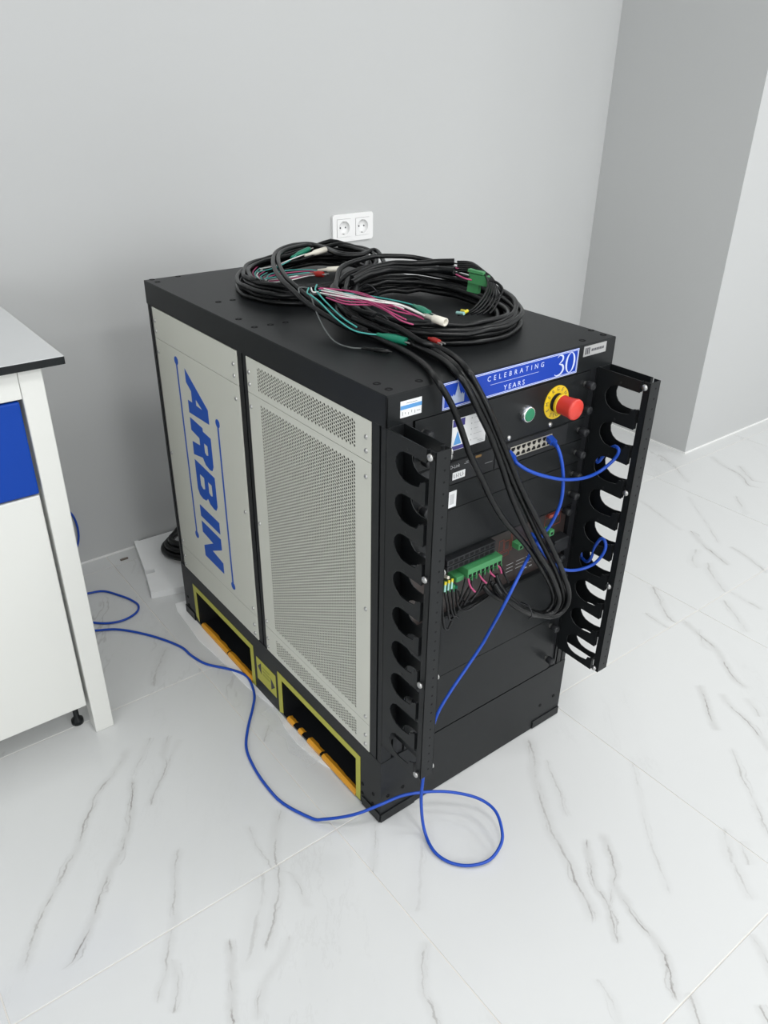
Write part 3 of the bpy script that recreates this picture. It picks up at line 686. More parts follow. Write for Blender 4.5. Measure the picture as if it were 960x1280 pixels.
# banner, cover stickers
bn = B(MB().box(0.1060, 0.4120, -.0008, 0.0004, 0.8375, 0.8808), 'banner', 'banner', label='blue banner with pale lettering and large numeral')
cp = MB()
for d_, wd in ((0.0002, .0012), (.0024, .0009)):
    x0, x1, z0, z1 = 0.1060 + d_, 0.4120 - d_, 0.8375 + d_, 0.8808 - d_
    cp.shape([[(x0, z0), (x1, z0), (x1, z1), (x0, z1)], [(x0 + wd, z0 + wd), (x1 - wd, z0 + wd), (x1 - wd, z1 - wd), (x0 + wd, z1 - wd)]], .0002, (0, -.0008, 0), X_, Z_)
B(cp, 'banner_border', 'banner_print', bn)
BP = (0, -.0008, 0)
B(MB().text('CELEBRATING', 0.0118, .0002, (0.2620, -.0008, 0.8682), X_, Z_, spacing=2.0, fit=.128), 'banner_text', 'banner_print', bn)
B(MB().text('YEARS', 0.0118, .0002, (0.2595, -.0008, 0.8468), X_, Z_, spacing=1.5, fit=.048), 'banner_text', 'banner_print', bn)
B(MB().box(0.205, 0.315, -.0010, -.0008, 0.8577, 0.8582), 'banner_rule', 'banner_print', bn)
n0 = MB().shape([circ(0.3925, 0.8592, 0.0122, 36, 0.0178), circ(0.3925, 0.8592, 0.0078, 36, 0.0168)], .0002, BP, X_, Z_)
B(n0, 'banner_numeral', 'banner_print', bn)
def stroke(pts, ws):
    P = catmull([Vector((a, b, 0)) for a, b in pts], 5); n = len(P); L, R_ = [], []
    for i, p in enumerate(P):
        t = (P[min(i + 1, n - 1)] - P[max(i - 1, 0)]).normalized(); f = i / (n - 1) * (len(ws) - 1); k = min(int(f), len(ws) - 2)
        hw = (ws[k] + (ws[k + 1] - ws[k]) * (f - k)) / 2; nn = Vector((-t.y, t.x, 0))
        L.append(tuple((p + nn * hw)[:2])); R_.append(tuple((p - nn * hw)[:2]))
    return L + R_[::-1]
B(MB().shape([stroke([(0.3590, 0.8735), (0.3640, 0.8765), (0.3715, 0.8740), (0.3720, 0.8675), (0.3640, 0.8612)], [.0008, .0012, .0034, .0036, .0008])], .0002, BP, X_, Z_).shape([stroke([(0.3640, 0.8612), (0.3730, 0.8580), (0.3755, 0.8500), (0.3690, 0.8430), (0.3590, 0.8420), (0.3560, 0.8445)], [.0008, .0036, .0044, .0030, .0012, .0014])], .0002, BP, X_, Z_), 'banner_numeral', 'banner_print', bn)
em = [(0.1225, 0.8440), (0.1500, 0.8440), (0.1500, 0.8580), (0.1475, 0.8560), (0.1460, 0.8600), (0.1430, 0.8570), (0.1395, 0.8650), (0.1365, 0.8765), (0.1330, 0.8640), (0.1305, 0.8560), (0.1280, 0.8600), (0.1260, 0.8560), (0.1240, 0.8585), (0.1225, 0.8560)]
B(MB().shape([em], .0002, BP, X_, Z_), 'banner_emblem', 'grey_blue', bn, 'pale grey tower emblem')
st_ = B(MB().box(0.0250, 0.0650, -.0006, 0.0004, 0.8445, 0.8700), 'inspection_sticker', 'paper', label='white sticker with blue band')
B(MB().box(0.0250, 0.0650, -.0008, -.0005, 0.8570, 0.8630), 'sticker_band', 'sky_print', st_)
cp = MB()
for k, x in enumerate((.029, .034, .040, .046, .052)): cp.box(x, x + .0006, -.0008, -.0005, .8475 + (k % 2) * .002, .8535 - (k % 3) * .0012)
cp.box(.056, .0625, -.0008, -.0005, .8500, .8506); cp.box(.036, .056, -.0008, -.0005, .8655, .8660)
B(cp, 'sticker_writing', 'ink', st_)
sl = B(MB().box(0.4250, 0.4845, -.0006, 0.0004, 0.8620, 0.8802), 'serial_plate', 'silver_label', label='silver serial number plate')
cp = MB()
for k in range(3): cp.box(0.4290 + k * .0045, 0.4318 + k * .0045, -.0008, -.0005, .8655, .8770)
for k in range(8): cp.box(0.4455 + k * .0042, 0.4484 + k * .0042, -.0008, -.0005, .8690, .8735)
B(cp, 'serial_print', 'ink', sl)

# ---------------- circuit board bay
by = 0.012
bay = B(MB().box(RX0, RX1, by, by + .002, 0.4345, 0.5675), 'circuit_board', 'pcb')
for z0, z1 in ((0.4345, 0.4365), (0.5655, 0.5675)): B(MB().box(RX0, RX1, 0.0005, by, z0, z1), 'bay_rim', 'black', bay)
def term(px, py, x0, x1, z0, z1, y1):
    return None
tbk = B(MB().box(0.168, 0.2505, -.021, by, 0.5185, 0.5370, .0012), 'terminal_block', 'term_green', bay, 'green screw terminal block')
for k in range(8):
    x = 0.1732 + k * .01015
    B(MB().lathe((x, -.0105, 0.5371), Z_, [(0, .0032), (.0002, .0030), (-.0022, .0026), (-.0022, .0001)], 10), 'terminal_screw', 'clip_green', bay)
    B(MB().box(x - .0034, x + .0034, -.0214, -.0208, 0.5200, 0.5262), 'wire_entry', 'dark', bay)
    B(MB().box(x + .0044, x + .0056, -.0225, -.015, 0.5120, 0.5190), 'terminal_fin', 'term_green', bay)
B(MB().box(0.150, 0.1675, -.012, by, 0.5125, 0.5225, .001), 'terminal_latch', 'term_green', bay)
for r in range(2):
    hb = B(MB().box(0.128, 0.2420, -.010, by, 0.5405 + r * .0125, 0.5515 + r * .0125, .0008), 'header_block', 'black_flat', bay)
    for k in range(9):
        B(MB().box(0.1315 + k * .0122, 0.1400 + k * .0122, -.0103, -.0096, 0.5430 + r * .0125, 0.5490 + r * .0125), 'header_cavity', 'dark', bay)
for px, py in ((648.6, 682), (687, 665)):
    p = FX(px, py, 0.0)
    g = B(MB().box(p.x - .0065, p.x + .0065, -.006, by, p.z - .006, p.z + .006, .0008), 'small_terminal', 'term_green', bay)
    B(MB().box(p.x - .003, p.x + .003, -.0063, -.0058, p.z - .003, p.z + .002), 'wire_entry', 'dark', bay)
B(MB().box(0.128, 0.150, -.010, by, 0.4965, 0.5075, .001), 'small_terminal', 'term_green', bay)
B(MB().box(0.152, 0.164, -.002, by, 0.486, 0.496, .001), 'small_terminal', 'clip_green', bay)
mb = MB()
def tr(x0, x1, z0, z1, t=.0006):
    for a in ((x0, x1, z0, z0 + t), (x0, x1, z1 - t, z1), (x0, x0 + t, z0, z1), (x1 - t, x1, z0, z1)): mb.box(a[0], a[1], by - .0004, by, a[2], a[3])
tr(.275, .287, .515, .540); tr(.289, .302, .515, .535); tr(.262, .302, .503, .512); tr(.305, .309, .51, .55); tr(.335, .380, .505, .517); tr(.395, .440, .525, .552); tr(.14, .16, .53, .539); tr(.395, .42, .545, .56)
B(mb, 'board_outline', 'red_trace', bay)
mb = MB()
for k in range(4):
    for z in (.462, .470, .478): mb.box(.300 + k * .026, .318 + k * .026 + (k % 2) * .004, by - .0004, by, z, z + .0008)
mb.box(.345, .358, by - .0004, by, .452, .4545); mb.box(.365, .372, by - .0004, by, .452, .4545)
B(mb, 'board_text', 'grey_ink', bay)
B(MB().cyl((.132, -.004, .556), (.132, .012, .556), .0035, 10), 'board_lamp', 'clip_red', bay)
B(MB().box(.398, .426, .004, by, .550, .557, .001), 'relay_block', 'red_trace', bay)
B(MB().box(.405, .445, -.012, by, .475, .505, .002), 'relay_block', 'black_flat', bay)
B(MB().cyl((.138, -.004, .524), (.138, .012, .520), .003, 10), 'board_plug', 'cream', bay)
knob(bay, 0.441, .555, by); knob(bay, 0.441, .450, by)

# ---------------- finger duct brackets left and right
def bracket(x0, x1, label):
    yb_, ye, yf = 0.0, -0.0905, -0.1075; zt, zb = 0.8352, 0.2105; pitch, hN, = 0.0680, 0.0465
    br = B(MB().box(x0, x1, -0.0016, 0.0, zb, zt, 0.0004), 'cable_duct', 'black', cab, label)
    for xw in (x0, x1 - 0.0016):
        out = [(0.0016, zb), (0.0016, zt), (-ye, zt)]
        for i in range(9):
            a = 0.8140 - pitch * i; b = a - hN; mid = (a + b) / 2
            cx = 0.0215 + hN * .55; ry = hN / 2
            # straight upper edge, half-round inner end, hooked lower lip
            seg = [(-ye, a)]
            for k in range(9):
                t = math.radians(90 + 180 * k / 8); seg.append((cx + hN * .55 * math.cos(t), mid + ry * math.sin(t)))
            seg += [(0.060, b), (0.076, b + .003), (0.0795, b + .012), (0.0845, b + .013), (0.0865, b + .016), (-ye, b + .016)]
            out += seg
        out += [(-ye, zb)]
        # a = -Y
        th = 0.0016
        B(MB().shape([out], th, (xw + th, 0, 0), NY, Z_), 'duct_wall', 'black', br)
        # folded finger tips
        for i in range(10):
            hi = 0.8140 - pitch * (i - 1) - hN + .016 if i else zt
            lo = 0.8140 - pitch * i if i < 9 else zb
            xi = xw + (0.0016 if xw == x0 else -0.0060)
            B(MB().box(xi, xi + .0060, ye, ye + .0014, lo + .001, hi - .001), 'finger_tip', 'black', br)
    # snap-on front cover
    cv = MB(); cv.box(x0 + .0025, x1 - .0025, yf, yf + .0015, zb + .002, zt, .0004)
    for xx in (x0 + .0025, x1 - .004): cv.box(xx, xx + .0015, yf, -0.0945, zb + .002, zt, .0004)
    co = B(cv, 'duct_cover', 'black', br)
    hm = MB()
    for k in range(33): hm.cyl(((x0 + x1) / 2 + .003, yf + .0005, 0.823 - k * .0186), ((x0 + x1) / 2 + .003, yf - .0001, 0.823 - k * .0186), 0.0020, 8)
    B(hm, 'cover_holes', 'dark', br)
    for z in (0.8265, 0.6265, 0.4230, 0.2215):
        for xs, sg in ((x0 + .0025, -1), (x1 - .0025, 1)):
            B(MB().lathe((xs, -0.0995, z), X_ * sg, [(0, .0030), (.0030, .0030), (.0030, .0058), (.0052, .0056), (.0066, .0040), (.0070, .0001)], 14), 'cover_bolt', 'steel', br)
    for xw, sg in ((x0, -1), (x1, 1)):
        for i in range(9):
            z = 0.8205 - pitch * i
            B(MB().cyl((xw, -0.050, z), (xw + sg * .0003, -0.050, z), .0022, 10), 'rivet', 'black_flat', br)
    for z in (0.798, 0.527, 0.455):
        B(MB().lathe(((x0 + x1) / 2, -0.0016, z), -Y_, [(0, .005), (.002, .0048), (.0035, .003), (.0038, .0001)], 12), 'mount_screw', 'steel', br)
    return br
bracket(0.0005, 0.0335, 'black finger duct on the left front post')
bracket(0.4735, 0.5065, 'black finger duct on the right front post')
# ------------------------------------------------------------------ cables
CRAD = 0.0050
def coil_pts(cx, cy, a, b, ang, offs, lift, seed, th0=0.0, n=26):
    """continuous coil: offs = [(radial, height)] per turn; lift(theta) raises it"""
    rnd = random.Random(seed); P = []; N = len(offs)
    jit = [[rnd.uniform(-.006, .006) for _ in range(n)] for _ in range(N + 1)]
    jz = [[rnd.uniform(-.0025, .0030) for _ in range(n)] for _ in range(N + 1)]
    sh_ = [(rnd.uniform(-.008, .008), rnd.uniform(-.008, .008)) for _ in range(N + 1)]
    ca, sa = math.cos(ang), math.sin(ang)
    for k in range(N):
        o0, o1 = offs[k], offs[min(k + 1, N - 1)]
        for i in range(n):
            t = i / n; th = th0 + 2 * math.pi * t; w2 = max(0, (t - .75) * 4)
            dr = o0[0] + (o1[0] - o0[0]) * w2 + jit[k][i] * (1 - w2) * .6; dz = o0[1] + (o1[1] - o0[1]) * w2 + jz[k][i] * .7
            sx = sh_[k][0] + (sh_[k + 1][0] - sh_[k][0]) * w2; sy = sh_[k][1] + (sh_[k + 1][1] - sh_[k][1]) * w2
            u, v = (a + dr) * math.cos(th), (b + dr) * math.sin(th)
            x, y = cx + sx + u * ca - v * sa, cy + sy + u * sa + v * ca
            P.append(Vector((x, y, max(H + CRAD + .0004, H + CRAD + dz + lift(x, y, dz)))))
    return P
def TOP(*pts): return [FZ(x, y, H + z) for x, y, z in pts]
def FRO(*pts): return [FX(x, y, Y) for x, y, Y in pts]
def wire(P, r, m, name, parent, n=6, sub=6): return MB().tube(P, r, n=n, sub=sub).build(name, M[m], parent)
def clip(px, py, z, qx, qy, z2, m, parent, size=1.0):
    """crocodile clip: vinyl boot with two steel jaw tips"""
    a, b = FZ(px, py, H + z), FZ(qx, qy, H + z2); d = (b - a).normalized(); L = (b - a).length
    s = 0.0052 * size
    bt = MB().tube([a, a + d * L * .18, a + d * L * .34, a + d * L * .6, b], [s * .55, s * .6, s * .95, s * 1.15, s * 1.0] , n=10, raw=True).build('clip_boot', M[m], parent)
    side = d.cross(Z_).normalized()
    for sg in (-1, 1):
        MB().tube([b - d * .004 + side * sg * s * .55, b + d * .011 + side * sg * s * .75], 0.0016, n=6, raw=True).build('clip_jaw', M['steel'], parent)
def plug(px, py, z, qx, qy, z2, parent, r=0.0062):
    a, b = FZ(px, py, H + z), FZ(qx, qy, H + z2); d = (b - a).normalized(); L = (b - a).length
    MB().lathe(a, d, [(0, .0001), (0, r * .45), (L * .38, r * .55), (L * .42, r * .8), (L * .48, r * .95), (L, r), (L, r * .66), (L * .8, r * .6), (L * .8, .0001)], 16).build('white_plug', M['cream'], parent)

# --- coil at the back left
c1 = thing('cable_coil', 'smaller black cable coil at the back left of the cabinet top', 'cable coil', 'coiled test cables', loc=(0.275, 0.645, H))
offs1 = [(0.012, 0), (-0.002, 0), (-0.016, 0.001), (0.006, .010), (-.008, .011), (0.014, .019), (-.004, .021), (-.018, .018), (0.006, .030), (-.010, .031)]
lift1 = lambda x, y, dz: 0.030 * max(0, (x - 0.30) / 0.12) * (0.5 + dz * 25) * 0.7 + 0.002 * max(0, (y - .66) / .12)
MB().tube(coil_pts(0.272, 0.620, 0.166, 0.132, math.radians(42), offs1, lift1, 5), CRAD, n=8, sub=2).build('coiled_cable', M['cable'], c1)
for k in range(2):
    o = 0.0105 * k
    P = TOP((482, 332, .050), (470, 313, .062), (450, 318 + k, .060), (425, 316.5 + 2 * k, .062), (404, 309 + k, .060), (385, 305 + 1.5 * k, .062), (362, 307.5 + 3 * k, .070), (345 + 4 * k, 316 + 2 * k, .070), (342 + 7 * k, 331, .066), (350 + 8 * k, 347, .060), (366 + 8 * k, 363 - 1 * k, .052), (388 + 8 * k, 382 - 2 * k, .040), (420 + 8 * k, 402 - 3 * k, .028), (452 + 8 * k, 417 - 3 * k, .016))
    MB().tube(P, CRAD * .95, n=8).build('coiled_cable', M['cable'], c1)
for i, (m, dy, dz) in enumerate((('pink', 0, 0), ('teal', 3, .002), ('white_wire', 6, .001), ('pink', 8, -.003), ('teal', -3, .003), ('grey_wire', 5, .004), ('white_wire', 10, -.002))):
    P = TOP((322 + 3 * i, 333 + 2 * i, .030), (316 + 2.5 * i, 341 + i * 1.2, .034 + dz), (323 + 2 * i, 349 + .4 * i, .032), (338, 345 + dy * .8, .034 + dz), (360, 341 + dy, .036), (385, 339 + dy * .6, .036 + dz), (398, 340 + .4 * dy, .036))
    wire(P, 0.0012, m, 'thin_wire', c1)
for m, x in (('pink', 340), ('white_wire', 344), ('pink', 348)):
    wire(TOP((x - 8, 368, .012), (x, 372, .010), (x + 8, 377, .006)), 0.0011, m, 'thin_wire', c1)
wire(TOP((325, 336, .035), (345, 332, .045), (362, 325, .055), (378, 319, .060), (386, 317, .061)), 0.0012, 'white_wire', 'thin_wire', c1)
wire(TOP((322, 340, .035), (343, 335, .045), (360, 327, .053), (370, 320, .058)), 0.0012, 'teal', 'thin_wire', c1)
clip(364, 322, .056, 386, 311.5, .062, 'clip_green', c1)
plug(381, 319.5, .060, 407, 312, .064, c1)
clip(388, 342, .036, 404, 343, .038, 'clip_red', c1, 1.1)
plug(397, 338, .040, 425, 336, .044, c1, .0058)
for px, py in ((325, 357), (358, 350)):
    p = FZ(px, py, H + .028); MB().tube([p + Vector((0, -.013, .002)), p + Vector((-.004, -.006, .013)), p + Vector((-.004, .006, .013)), p + Vector((0, .012, .002))], .0012, n=6).build('cable_tie', M['black_flat'], c1)

# --- larger coil at the front, with the leads that hang down to the terminal block
c2 = thing('cable_coil', 'larger black cable coil at the front of the cabinet top with hanging leads', 'cable coil', 'coiled test cables', loc=(0.32, 0.29, H))
offs2 = [(0.012, 0), (0.001, 0), (-0.012, 0), (-0.026, .001), (-.040, 0), (0.006, .010), (-.008, .010), (-.022, .011), (0.014, .018), (0.0, .021), (-.016, .020), (0.006, .030), (-.030, .012)]
lift2 = lambda x, y, dz: 0.030 * max(0, (y - 0.27) / 0.2) * (0.35 + dz * 28)
MB().tube(coil_pts(0.322, 0.292, 0.157, 0.185, math.radians(-14), offs2, lift2, 9), CRAD, n=8, sub=2).build('coiled_cable', M['cable'], c2)
lead_a = TOP((385, 378, .040), (412, 392, .028), (445, 410, .018), (475, 424, .010), (499, 435, .008), (518, 446, .008), (534, 459, .007)) + FRO((546, 475, -.008), (563, 503, -.024), (575, 532, -.032), (588, 570, -.038), (602.5, 599, -.042), (613, 622, -.045), (630, 650, -.050), (657, 681, -.054), (673, 704, -.056), (686, 727, -.058), (692, 745, -.058), (690, 757, -.058), (680, 766, -.055), (664, 764, -.050), (645, 756, -.046), (625, 748, -.040), (611, 740, -.034), (604, 732, -.026))
lead_b = TOP((440, 398, .030), (470, 410, .020), (500, 423, .015), (523, 434, .012), (542, 443, .011), (559, 454, .009), (571, 467, .006)) + FRO((583, 483, -.014), (600, 518, -.028), (613, 545, -.036), (627, 582, -.044), (638, 616, -.050), (648, 640, -.056), (657, 660, -.060), (671, 689, -.066), (688, 716, -.070), (698, 742, -.071), (698, 754, -.070), (690, 766, -.066), (672, 769, -.060), (655, 764, -.056), (636, 752, -.050), (622, 740, -.040), (614, 727, -.028))
lead_c = TOP((470, 398, .036), (500, 411, .030), (526, 427, .022), (547, 434, .016), (568, 446, .012), (584, 462, .008)) + FRO((597, 484, -.012), (611, 512, -.026), (623, 541, -.036), (636, 572, -.046), (648, 602, -.053), (663, 633, -.060), (677, 660, -.065), (690, 685, -.070), (702, 712, -.073), (710.5, 738, -.074), (710, 753, -.073), (702, 765, -.069), (688, 771, -.065), (670, 767, -.060), (650, 758, -.056), (634, 744, -.048), (624, 730, -.036), (620, 718, -.028))
lead_d = TOP((480, 408, .022), (512, 424, .016), (535, 433, .013), (556, 446, .010), (573, 461, .007)) + FRO((590, 486, -.010), (605, 514, -.022), (618, 543, -.031), (631, 576, -.041), (643, 606, -.048), (657, 636, -.050), (669, 662, -.054), (682, 688, -.060), (695, 714, -.064), (704, 740, -.064), (704, 754, -.062), (696, 766, -.060), (680, 770, -.056), (662, 766, -.062), (644, 757, -.060), (628, 744, -.050), (618, 730, -.036))
for L in (lead_a, lead_b, lead_c, lead_d):
    MB().tube(L, 0.0050, n=10).build('hanging_lead', M['cable'], c2)
# heat-shrink sleeve and tie where the leads turn up to the terminals
q = FX(655, 762, -.056); MB().tube([q + Vector((0, -.014, -.012)), q + Vector((0, -.020, 0)), q + Vector((0, -.010, .014)), q + Vector((0, .008, .012))], .0013, n=6).build('cable_tie', M['black_flat'], c2)
for x, y in ((620, 744), (640, 755)):
    pass
for (a, b, c) in (((585, 722), (588, 733), (594, 740)), ((599, 717), (602, 723), (608, 729)), ((611, 712), (614, 717), (619, 721)), ((621, 706), (625, 710), (627, 717))):
    wire(FRO((*a, -.018), (*b, -.024), (*c, -.030)), .0019, 'pink', 'thin_wire', c2)
for (a, b, c) in (((591, 720), (588, 740), (580, 756)), ((605, 715), (600, 735), (588, 752)), ((616, 709), (612, 727), (606, 738)), ((582, 724), (578, 740), (574, 752)), ((625, 704), (630, 716), (636, 728))):
    wire(FRO((*a, -.018), (*b, -.026), (*c, -.026)), .0024, 'cable', 'thin_wire', c2)
# sensing wires lying over the coil
wires = [('pink', [(398, 361, .060), (420, 362, .062), (450, 366, .062), (470, 374, .060), (482, 384, .056)]),
 ('pink', [(402, 364, .058), (425, 372, .060), (452, 376, .061), (480, 387, .058), (500, 400, .052), (517, 406, .046)]),
 ('white_wire', [(405, 361, .061), (430, 367, .062), (458, 373, .063), (490, 378, .062), (512, 385, .058), (532, 395, .054)]),
 ('pink', [(408, 372, .056), (432, 380, .056), (455, 381, .057), (476, 382, .057), (495, 389, .054), (528, 396, .050)]),
 ('teal', [(399, 363, .060), (425, 366, .060), (455, 369, .060), (490, 375, .060), (512, 380, .058), (526, 385, .056)]),
 ('grey_wire', [(404, 368, .058), (430, 376, .058), (460, 378, .060), (486, 380, .060), (496, 386, .056)]),
 ('white_wire', [(400, 366, .060), (428, 371, .062), (450, 374, .062), (475, 376, .062), (505, 386, .056)]),
 ('pink', [(412, 369, .060), (440, 371, .063), (462, 377, .063), (488, 390, .058), (508, 400, .050)]),
 ('pink', [(400, 360, .060), (430, 363, .062), (460, 371, .062), (486, 380, .060), (512, 391, .054), (530, 399, .048)]),
 ('pink', [(404, 367, .058), (428, 376, .058), (450, 378, .060), (470, 379, .060), (492, 384, .056)]),
 ('white_wire', [(402, 363, .062), (436, 370, .064), (470, 377, .064), (498, 381, .060), (520, 390, .056), (531, 395, .054)]),
 ('teal', [(386, 360, .062), (384, 366, .060), (390, 370, .058), (400, 378, .052), (420, 398, .036), (440, 412, .022), (458, 417, .018), (474, 418.5, .016)]),
 ('teal', [(396, 356, .064), (394, 362, .062), (398, 367, .060), (408, 378, .050), (428, 397, .036), (446, 409, .028)]),
 ('grey_wire', [(388, 366, .058), (392, 380, .044), (398, 396, .030), (408, 415, .016), (420, 428, .006), (438, 434.5, .004), (455, 435.5, .004)]),
 ('grey_wire', [(374, 366, .058), (374, 360, .060), (384, 360, .061), (392, 366, .058)]),
 ('white_wire', [(389, 360, .062), (391, 365, .061), (398, 365, .061)])]
for m, pts in wires: wire(TOP(*pts), 0.0014, m, 'thin_wire', c2)
plug(530, 394, .054, 557, 403, .052, c2, .0068)
clip(472, 418.3, .016, 508, 427, .016, 'clip_green', c2, 1.25)
clip(517, 382, .058, 536, 392, .056, 'clip_green', c2, 1.1)
clip(536, 423, .020, 549, 428, .020, 'clip_red', c2, 0.9)
MB().lathe(FZ(452, 435.3, H + .005), (FZ(490, 440, H + .006) - FZ(452, 435.3, H + .005)).normalized(), [(0, .002), (.010, .0026), (.022, .0030), (.024, .0042), (.048, .0040), (.050, .0018), (.053, .0016), (.054, .0001)], 12).build('test_probe', M['cable'], c2)
# sleeved ends with the green plug-in terminal at the back of the coil
for k in range(2):
    P = TOP((440, 348 + 6 * k, .052), (462, 337 + 6 * k, .060), (490, 330 + 7 * k, .066), (520, 330 + 8 * k, .068), (545, 328 + 9 * k, .070), (568, 327.5 + 11 * k, .072))
    MB().tube(P, 0.0068, n=10).build('sleeved_cable', M['cable'], c2)
for k, (px, py) in enumerate(((570, 329), (572, 335), (571, 340), (573, 343))):
    wire(TOP((px - 3, py, .072), (px + 8, py + 2 + k, .070), (px + 16, py + 4 + k, .066)), .0016, 'pink' if k % 2 else 'cable', 'thin_wire', c2)
g = MB(); o = FZ(598, 352, H + .058); ax = (FZ(618, 352, H + .058) - FZ(585, 344, H + .062)).normalized(); up_ = (Z_ - ax * ax.z).normalized(); dp = ax.cross(up_)
def obox(mb, o, ax, up_, dp, a0, a1, b0, b1, c0, c1_):
    vs = [o + ax * a + up_ * b + dp * c for c in (c0, c1_) for b in (b0, b1) for a in (a0, a1)]
    mb.add(vs, [(0, 2, 3, 1), (4, 5, 7, 6), (0, 1, 5, 4), (2, 6, 7, 3), (0, 4, 6, 2), (1, 3, 7, 5)])
obox(g, o, ax, up_, dp, -.018, .020, -.004, .014, -.006, .008); obox(g, o, ax, up_, dp, -.008, .018, .000, .008, -.014, -.006); obox(g, o, ax, up_, dp, -.020, .004, -.022, -.004, -.006, .004); obox(g, o, ax, up_, dp, -.020, .012, .016, .021, .0, .010)
g.build('terminal_plug', M['term_green'], c2, 'green plug-in terminal connector')
for k in range(6):
    P = TOP((572, 327 + 2.5 * k, .072), (590 + 2 * k, 328.5 + 2 * k, .078), (604 + 2.2 * k, 340 + 1.5 * k, .074 - .002 * k), (610 + 2.2 * k, 356 + k, .064 - .003 * k), (602 + 4.5 * k, 374 - .6 * k, .046), (588 + 6 * k, 388 - .6 * k, .032), (572 + 8 * k, 394 - .4 * k, .024))
    wire(P, .0021, 'cable', 'thin_wire', c2)
wire(TOP((612, 350, .070), (622, 354, .066), (628, 362, .058), (624, 371, .046), (610, 383, .034)), .0026, 'cable', 'thin_wire', c2)
for (px, py, qx, qy, m) in ((571, 391, 580, 392, 'teal_ferrule'), (580, 391, 584.5, 388.5, 'yellow_ferrule'), (577, 388.5, 582, 389.5, 'yellow_ferrule')):
    MB().tube([FZ(px, py, H + .034), FZ(qx, qy, H + .036)], .0030, n=8, raw=True).build('ferrule', M[m], c2)
for px, py, z in ((476, 398, .036), (462, 362, .05)):
    p = FZ(px, py, H + z); MB().tube([p + Vector((.010, -.016, -.012)), p + Vector((0, -.016, .004)), p + Vector((-.006, .0, .010)), p + Vector((-.008, .014, .002))], .0013, n=6).build('cable_tie', M['black_flat'], c2)

# --- thin control leads at the left of the circuit board
cw = thing('control_wires', 'thin black control wires with pale teal ferrules looping below the circuit board', 'wires', loc=FX(560, 745, -.02))
for k in range(4):
    px, py = 551.5 + 4.2 * k, 737 - 1.9 * k
    MB().tube(FRO((px + 1, py - 4, -.010), (px, py + 5, -.014)), .0019, n=8, raw=True).build('ferrule', M['teal_ferrule'], cw)
    MB().tube(FRO((px + 1.4, py - 8, -.008), (px + .8, py - 3, -.010)), .0023, n=8, raw=True).build('ferrule', M['yellow_ferrule'], cw)
for P in ([(552, 742, -.014), (553, 762, -.022), (555, 783, -.024), (560, 786, -.022), (565, 776, -.018)], [(556, 740, -.014), (559, 758, -.024), (562, 774, -.022), (566, 772, -.018)], [(560, 738, -.014), (562, 754, -.022), (567, 770, -.024), (571, 766, -.018)], [(565, 736, -.014), (566, 750, -.020), (569, 768, -.022), (573, 772, -.020)], [(570, 736, -.012), (571, 752, -.020), (576, 762, -.024), (586, 762, -.026), (598, 754, -.024), (612, 744, -.022)], [(573, 738, -.012), (576, 748, -.020), (584, 752, -.022), (596, 742, -.020), (604, 733, -.018)], [(590, 728, -.014), (582, 742, -.018), (576, 755, -.018), (572, 764, -.016)]):
    wire(FRO(*P), .0022, 'cable', 'control_wire', cw)

# --- blue network cables
def rj45(P0, d, parent):
    d = d.normalized(); s = d.cross(Z_).normalized(); u = s.cross(d)
    m = MB(); obox(m, P0, d, u, s, 0, .020, -.0042, .0042, -.0060, .0060); m.build('plug_boot', M['blue_cable'], parent)
    MB().tube([P0 + d * .018, P0 + d * .026, P0 + d * .034], [.0048, .0042, .0034], n=8, raw=True).build('strain_relief', M['blue_cable'], parent)
n1_ = thing('network_cable', 'long blue network cable from the switch down into a loop on the floor', 'network cable', 'blue network cables', loc=FZ(585, 1080, 0))
p0 = FX(686, 547, -.002); p1 = FX(697, 559, -.034); rj45(p0, p1 - p0, n1_)
P = [p0 + (p1 - p0) * .7, p1] + FRO((702, 576, -.044), (704, 600, -.050), (701, 628, -.052), (690, 653, -.046), (679, 668, -.040), (668, 684, -.040), (656, 705, -.048), (641, 735, -.062), (626, 764, -.060), (613, 787, -.046), (603, 805, -.040), (585, 832, -.040), (562, 866, -.044), (547, 892, -.048), (538, 920, -.050), (532, 950, -.052), (528.5, 976, -.054), (526.5, 1003, -.060))
P += [FZ(x, y, z) for x, y, z in ((530, 1036, .014), (541, 1062, .006), (560, 1077, .0045), (585, 1082, .006), (610, 1076, .011), (624, 1060, .019), (628, 1042, .027), (620, 1015, .037), (600, 999, .043), (570, 991, .050), (540, 989.5, .056), (505, 994, .066), (475, 1006, .064), (450, 1016, .048), (430, 1021, .032), (405, 1024, .014), (390, 1023, .006), (355, 1005, .0036), (335, 985, .0036), (318, 960, .0036), (308, 935, .0036), (310, 910, .004), (316, 885, .006), (318, 868, .0075), (312, 850, .007), (303, 842, .005), (285, 836, .0036), (258, 830, .0036), (240, 820, .0036), (225, 808, .0036), (190, 795, .0036), (150, 787, .0036), (122, 788, .0036), (90, 791, .0036))] + [Vector((-0.42, 0.985, .0036)), Vector((-0.62, 1.02, .0036)), Vector((-0.95, 1.04, .0036))]
MB().tube(P, .0031, n=8).build('cable_jacket', M['blue_cable'], n1_)
n2_ = thing('network_cable', 'short blue network cable looping from the switch through the right finger duct', 'network cable', 'blue network cables', loc=FX(705, 600, -.06))
p0 = FX(634.5, 566, -.002); p1 = FX(646, 579, -.034); rj45(p0, p1 - p0, n2_)
S = lambda x, y, X: pix(x, y, 0, X)
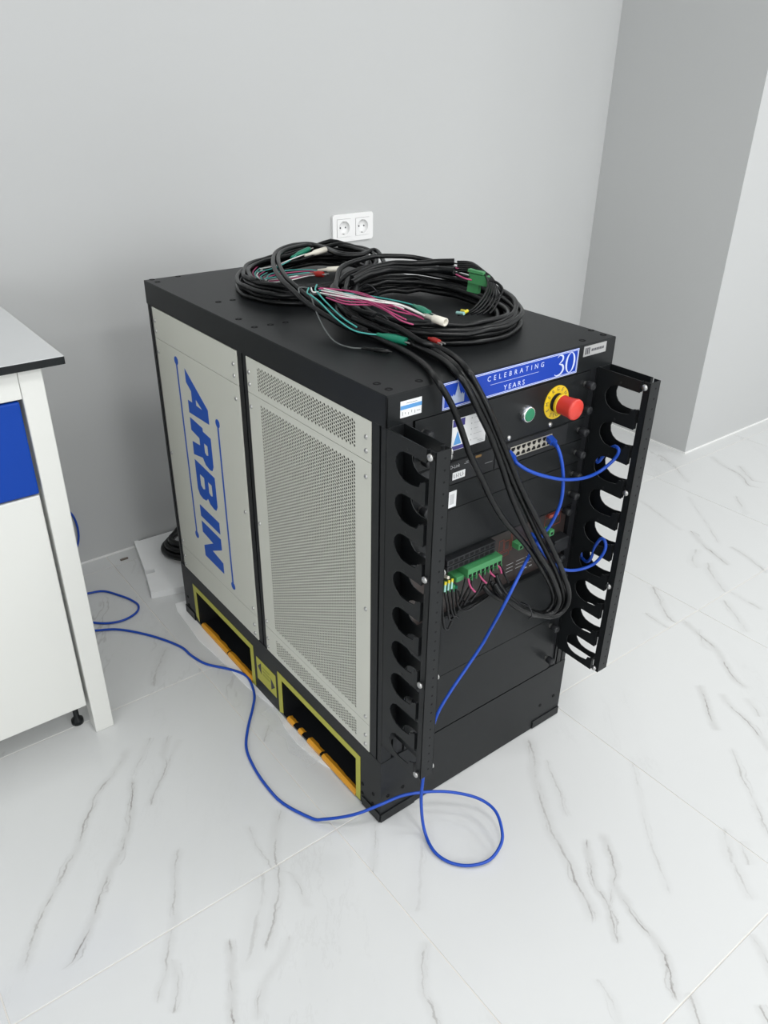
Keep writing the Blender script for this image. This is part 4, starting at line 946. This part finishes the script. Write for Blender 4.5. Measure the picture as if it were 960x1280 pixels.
P = [p0 + (p1 - p0) * .7, p1] + FRO((660, 588, -.044), (680, 595, -.052), (705, 599.5, -.056), (730, 597.5, -.056), (750, 589, -.056)) + [S(767, 575, .468), S(773.5, 564.5, .470), S(770.5, 558.5, .474), S(765, 559, .480), S(757, 566, .488), S(747, 578, .486), Vector((.4815, -.014, .672)), Vector((.4797, -.0056, .65)), Vector((.4797, -.0054, .58)), Vector((.4797, -.0060, .540)), S(726, 690, .488), S(729, 699, .486), S(734, 702, .482), S(739, 697, .478), S(744, 683, .474), S(751, 673.5, .470), S(756, 676, .468), S(757, 685, .466), S(752, 695, .462), S(742, 705, .456)] + FRO((728, 711, -.060), (712, 713, -.055), (698, 709, -.045), (684, 697, -.030), (673, 682, -.018), (669, 674, -.004))
MB().tube(P, .0031, n=8).build('cable_jacket', M['blue_cable'], n2_)
MB().box(FX(667, 672, 0).x - .006, FX(667, 672, 0).x + .006, -.016, .011, FX(667, 672, 0).z - .005, FX(667, 672, 0).z + .005, .001).build('plug_boot', M['blue_cable'], n2_)
for c in ((762, 566), (743.5, 684)):
    pass
n3_ = thing('network_cable', 'blue network cable looping on the floor beside the workbench leg', 'network cable', 'blue network cables', loc=FZ(150, 750, 0))
P = [Vector((-0.95, 1.245, 0.36)), Vector((-0.6, 1.245, 0.33)), Vector((-0.36, 1.250, 0.275))] + FRO((70, 625, 1.256), (84, 637, 1.256), (93, 648, 1.258), (98, 665, 1.256), (97, 681, 1.255), (88, 700, 1.248)) + [FZ(x, y, .0036) for x, y in ((72, 735), (90, 746), (111, 741.5), (130, 739), (150, 744.5), (164, 750), (173, 757), (170, 766), (155, 775), (135, 779), (115, 778), (95, 774))] + [Vector((-0.36, 1.03, .0036)), Vector((-0.6, 1.09, .0036)), Vector((-0.95, 1.10, .0036))]
MB().tube(P, .0031, n=8).build('cable_jacket', M['blue_cable'], n3_)

# --- thick power cable coiled on the foam behind the cabinet
pc = thing('power_cable', 'thick black power cable coiled on white foam behind the cabinet', 'power cable', loc=(0.16, 1.12, fz))
P = []
for k in range(2 * 20 + 9):
    t = k / 20; th = 2 * math.pi * t + 2.2; R0 = 0.098 - .012 * (k // 20) + .005 * math.sin(3 * th)
    P.append(Vector((0.160 + R0 * math.cos(th), 1.118 + R0 * math.sin(th), fz + .0105 + .014 * min(t, 2.4) + .004 * math.sin(2 * th))))
P += [Vector((.22, 1.02, .10)), Vector((.25, .93, .13)), Vector((.25, .868, .14))]
MB().tube(P, .0100, n=10, sub=3).build('cable_jacket', M['cable'], pc)
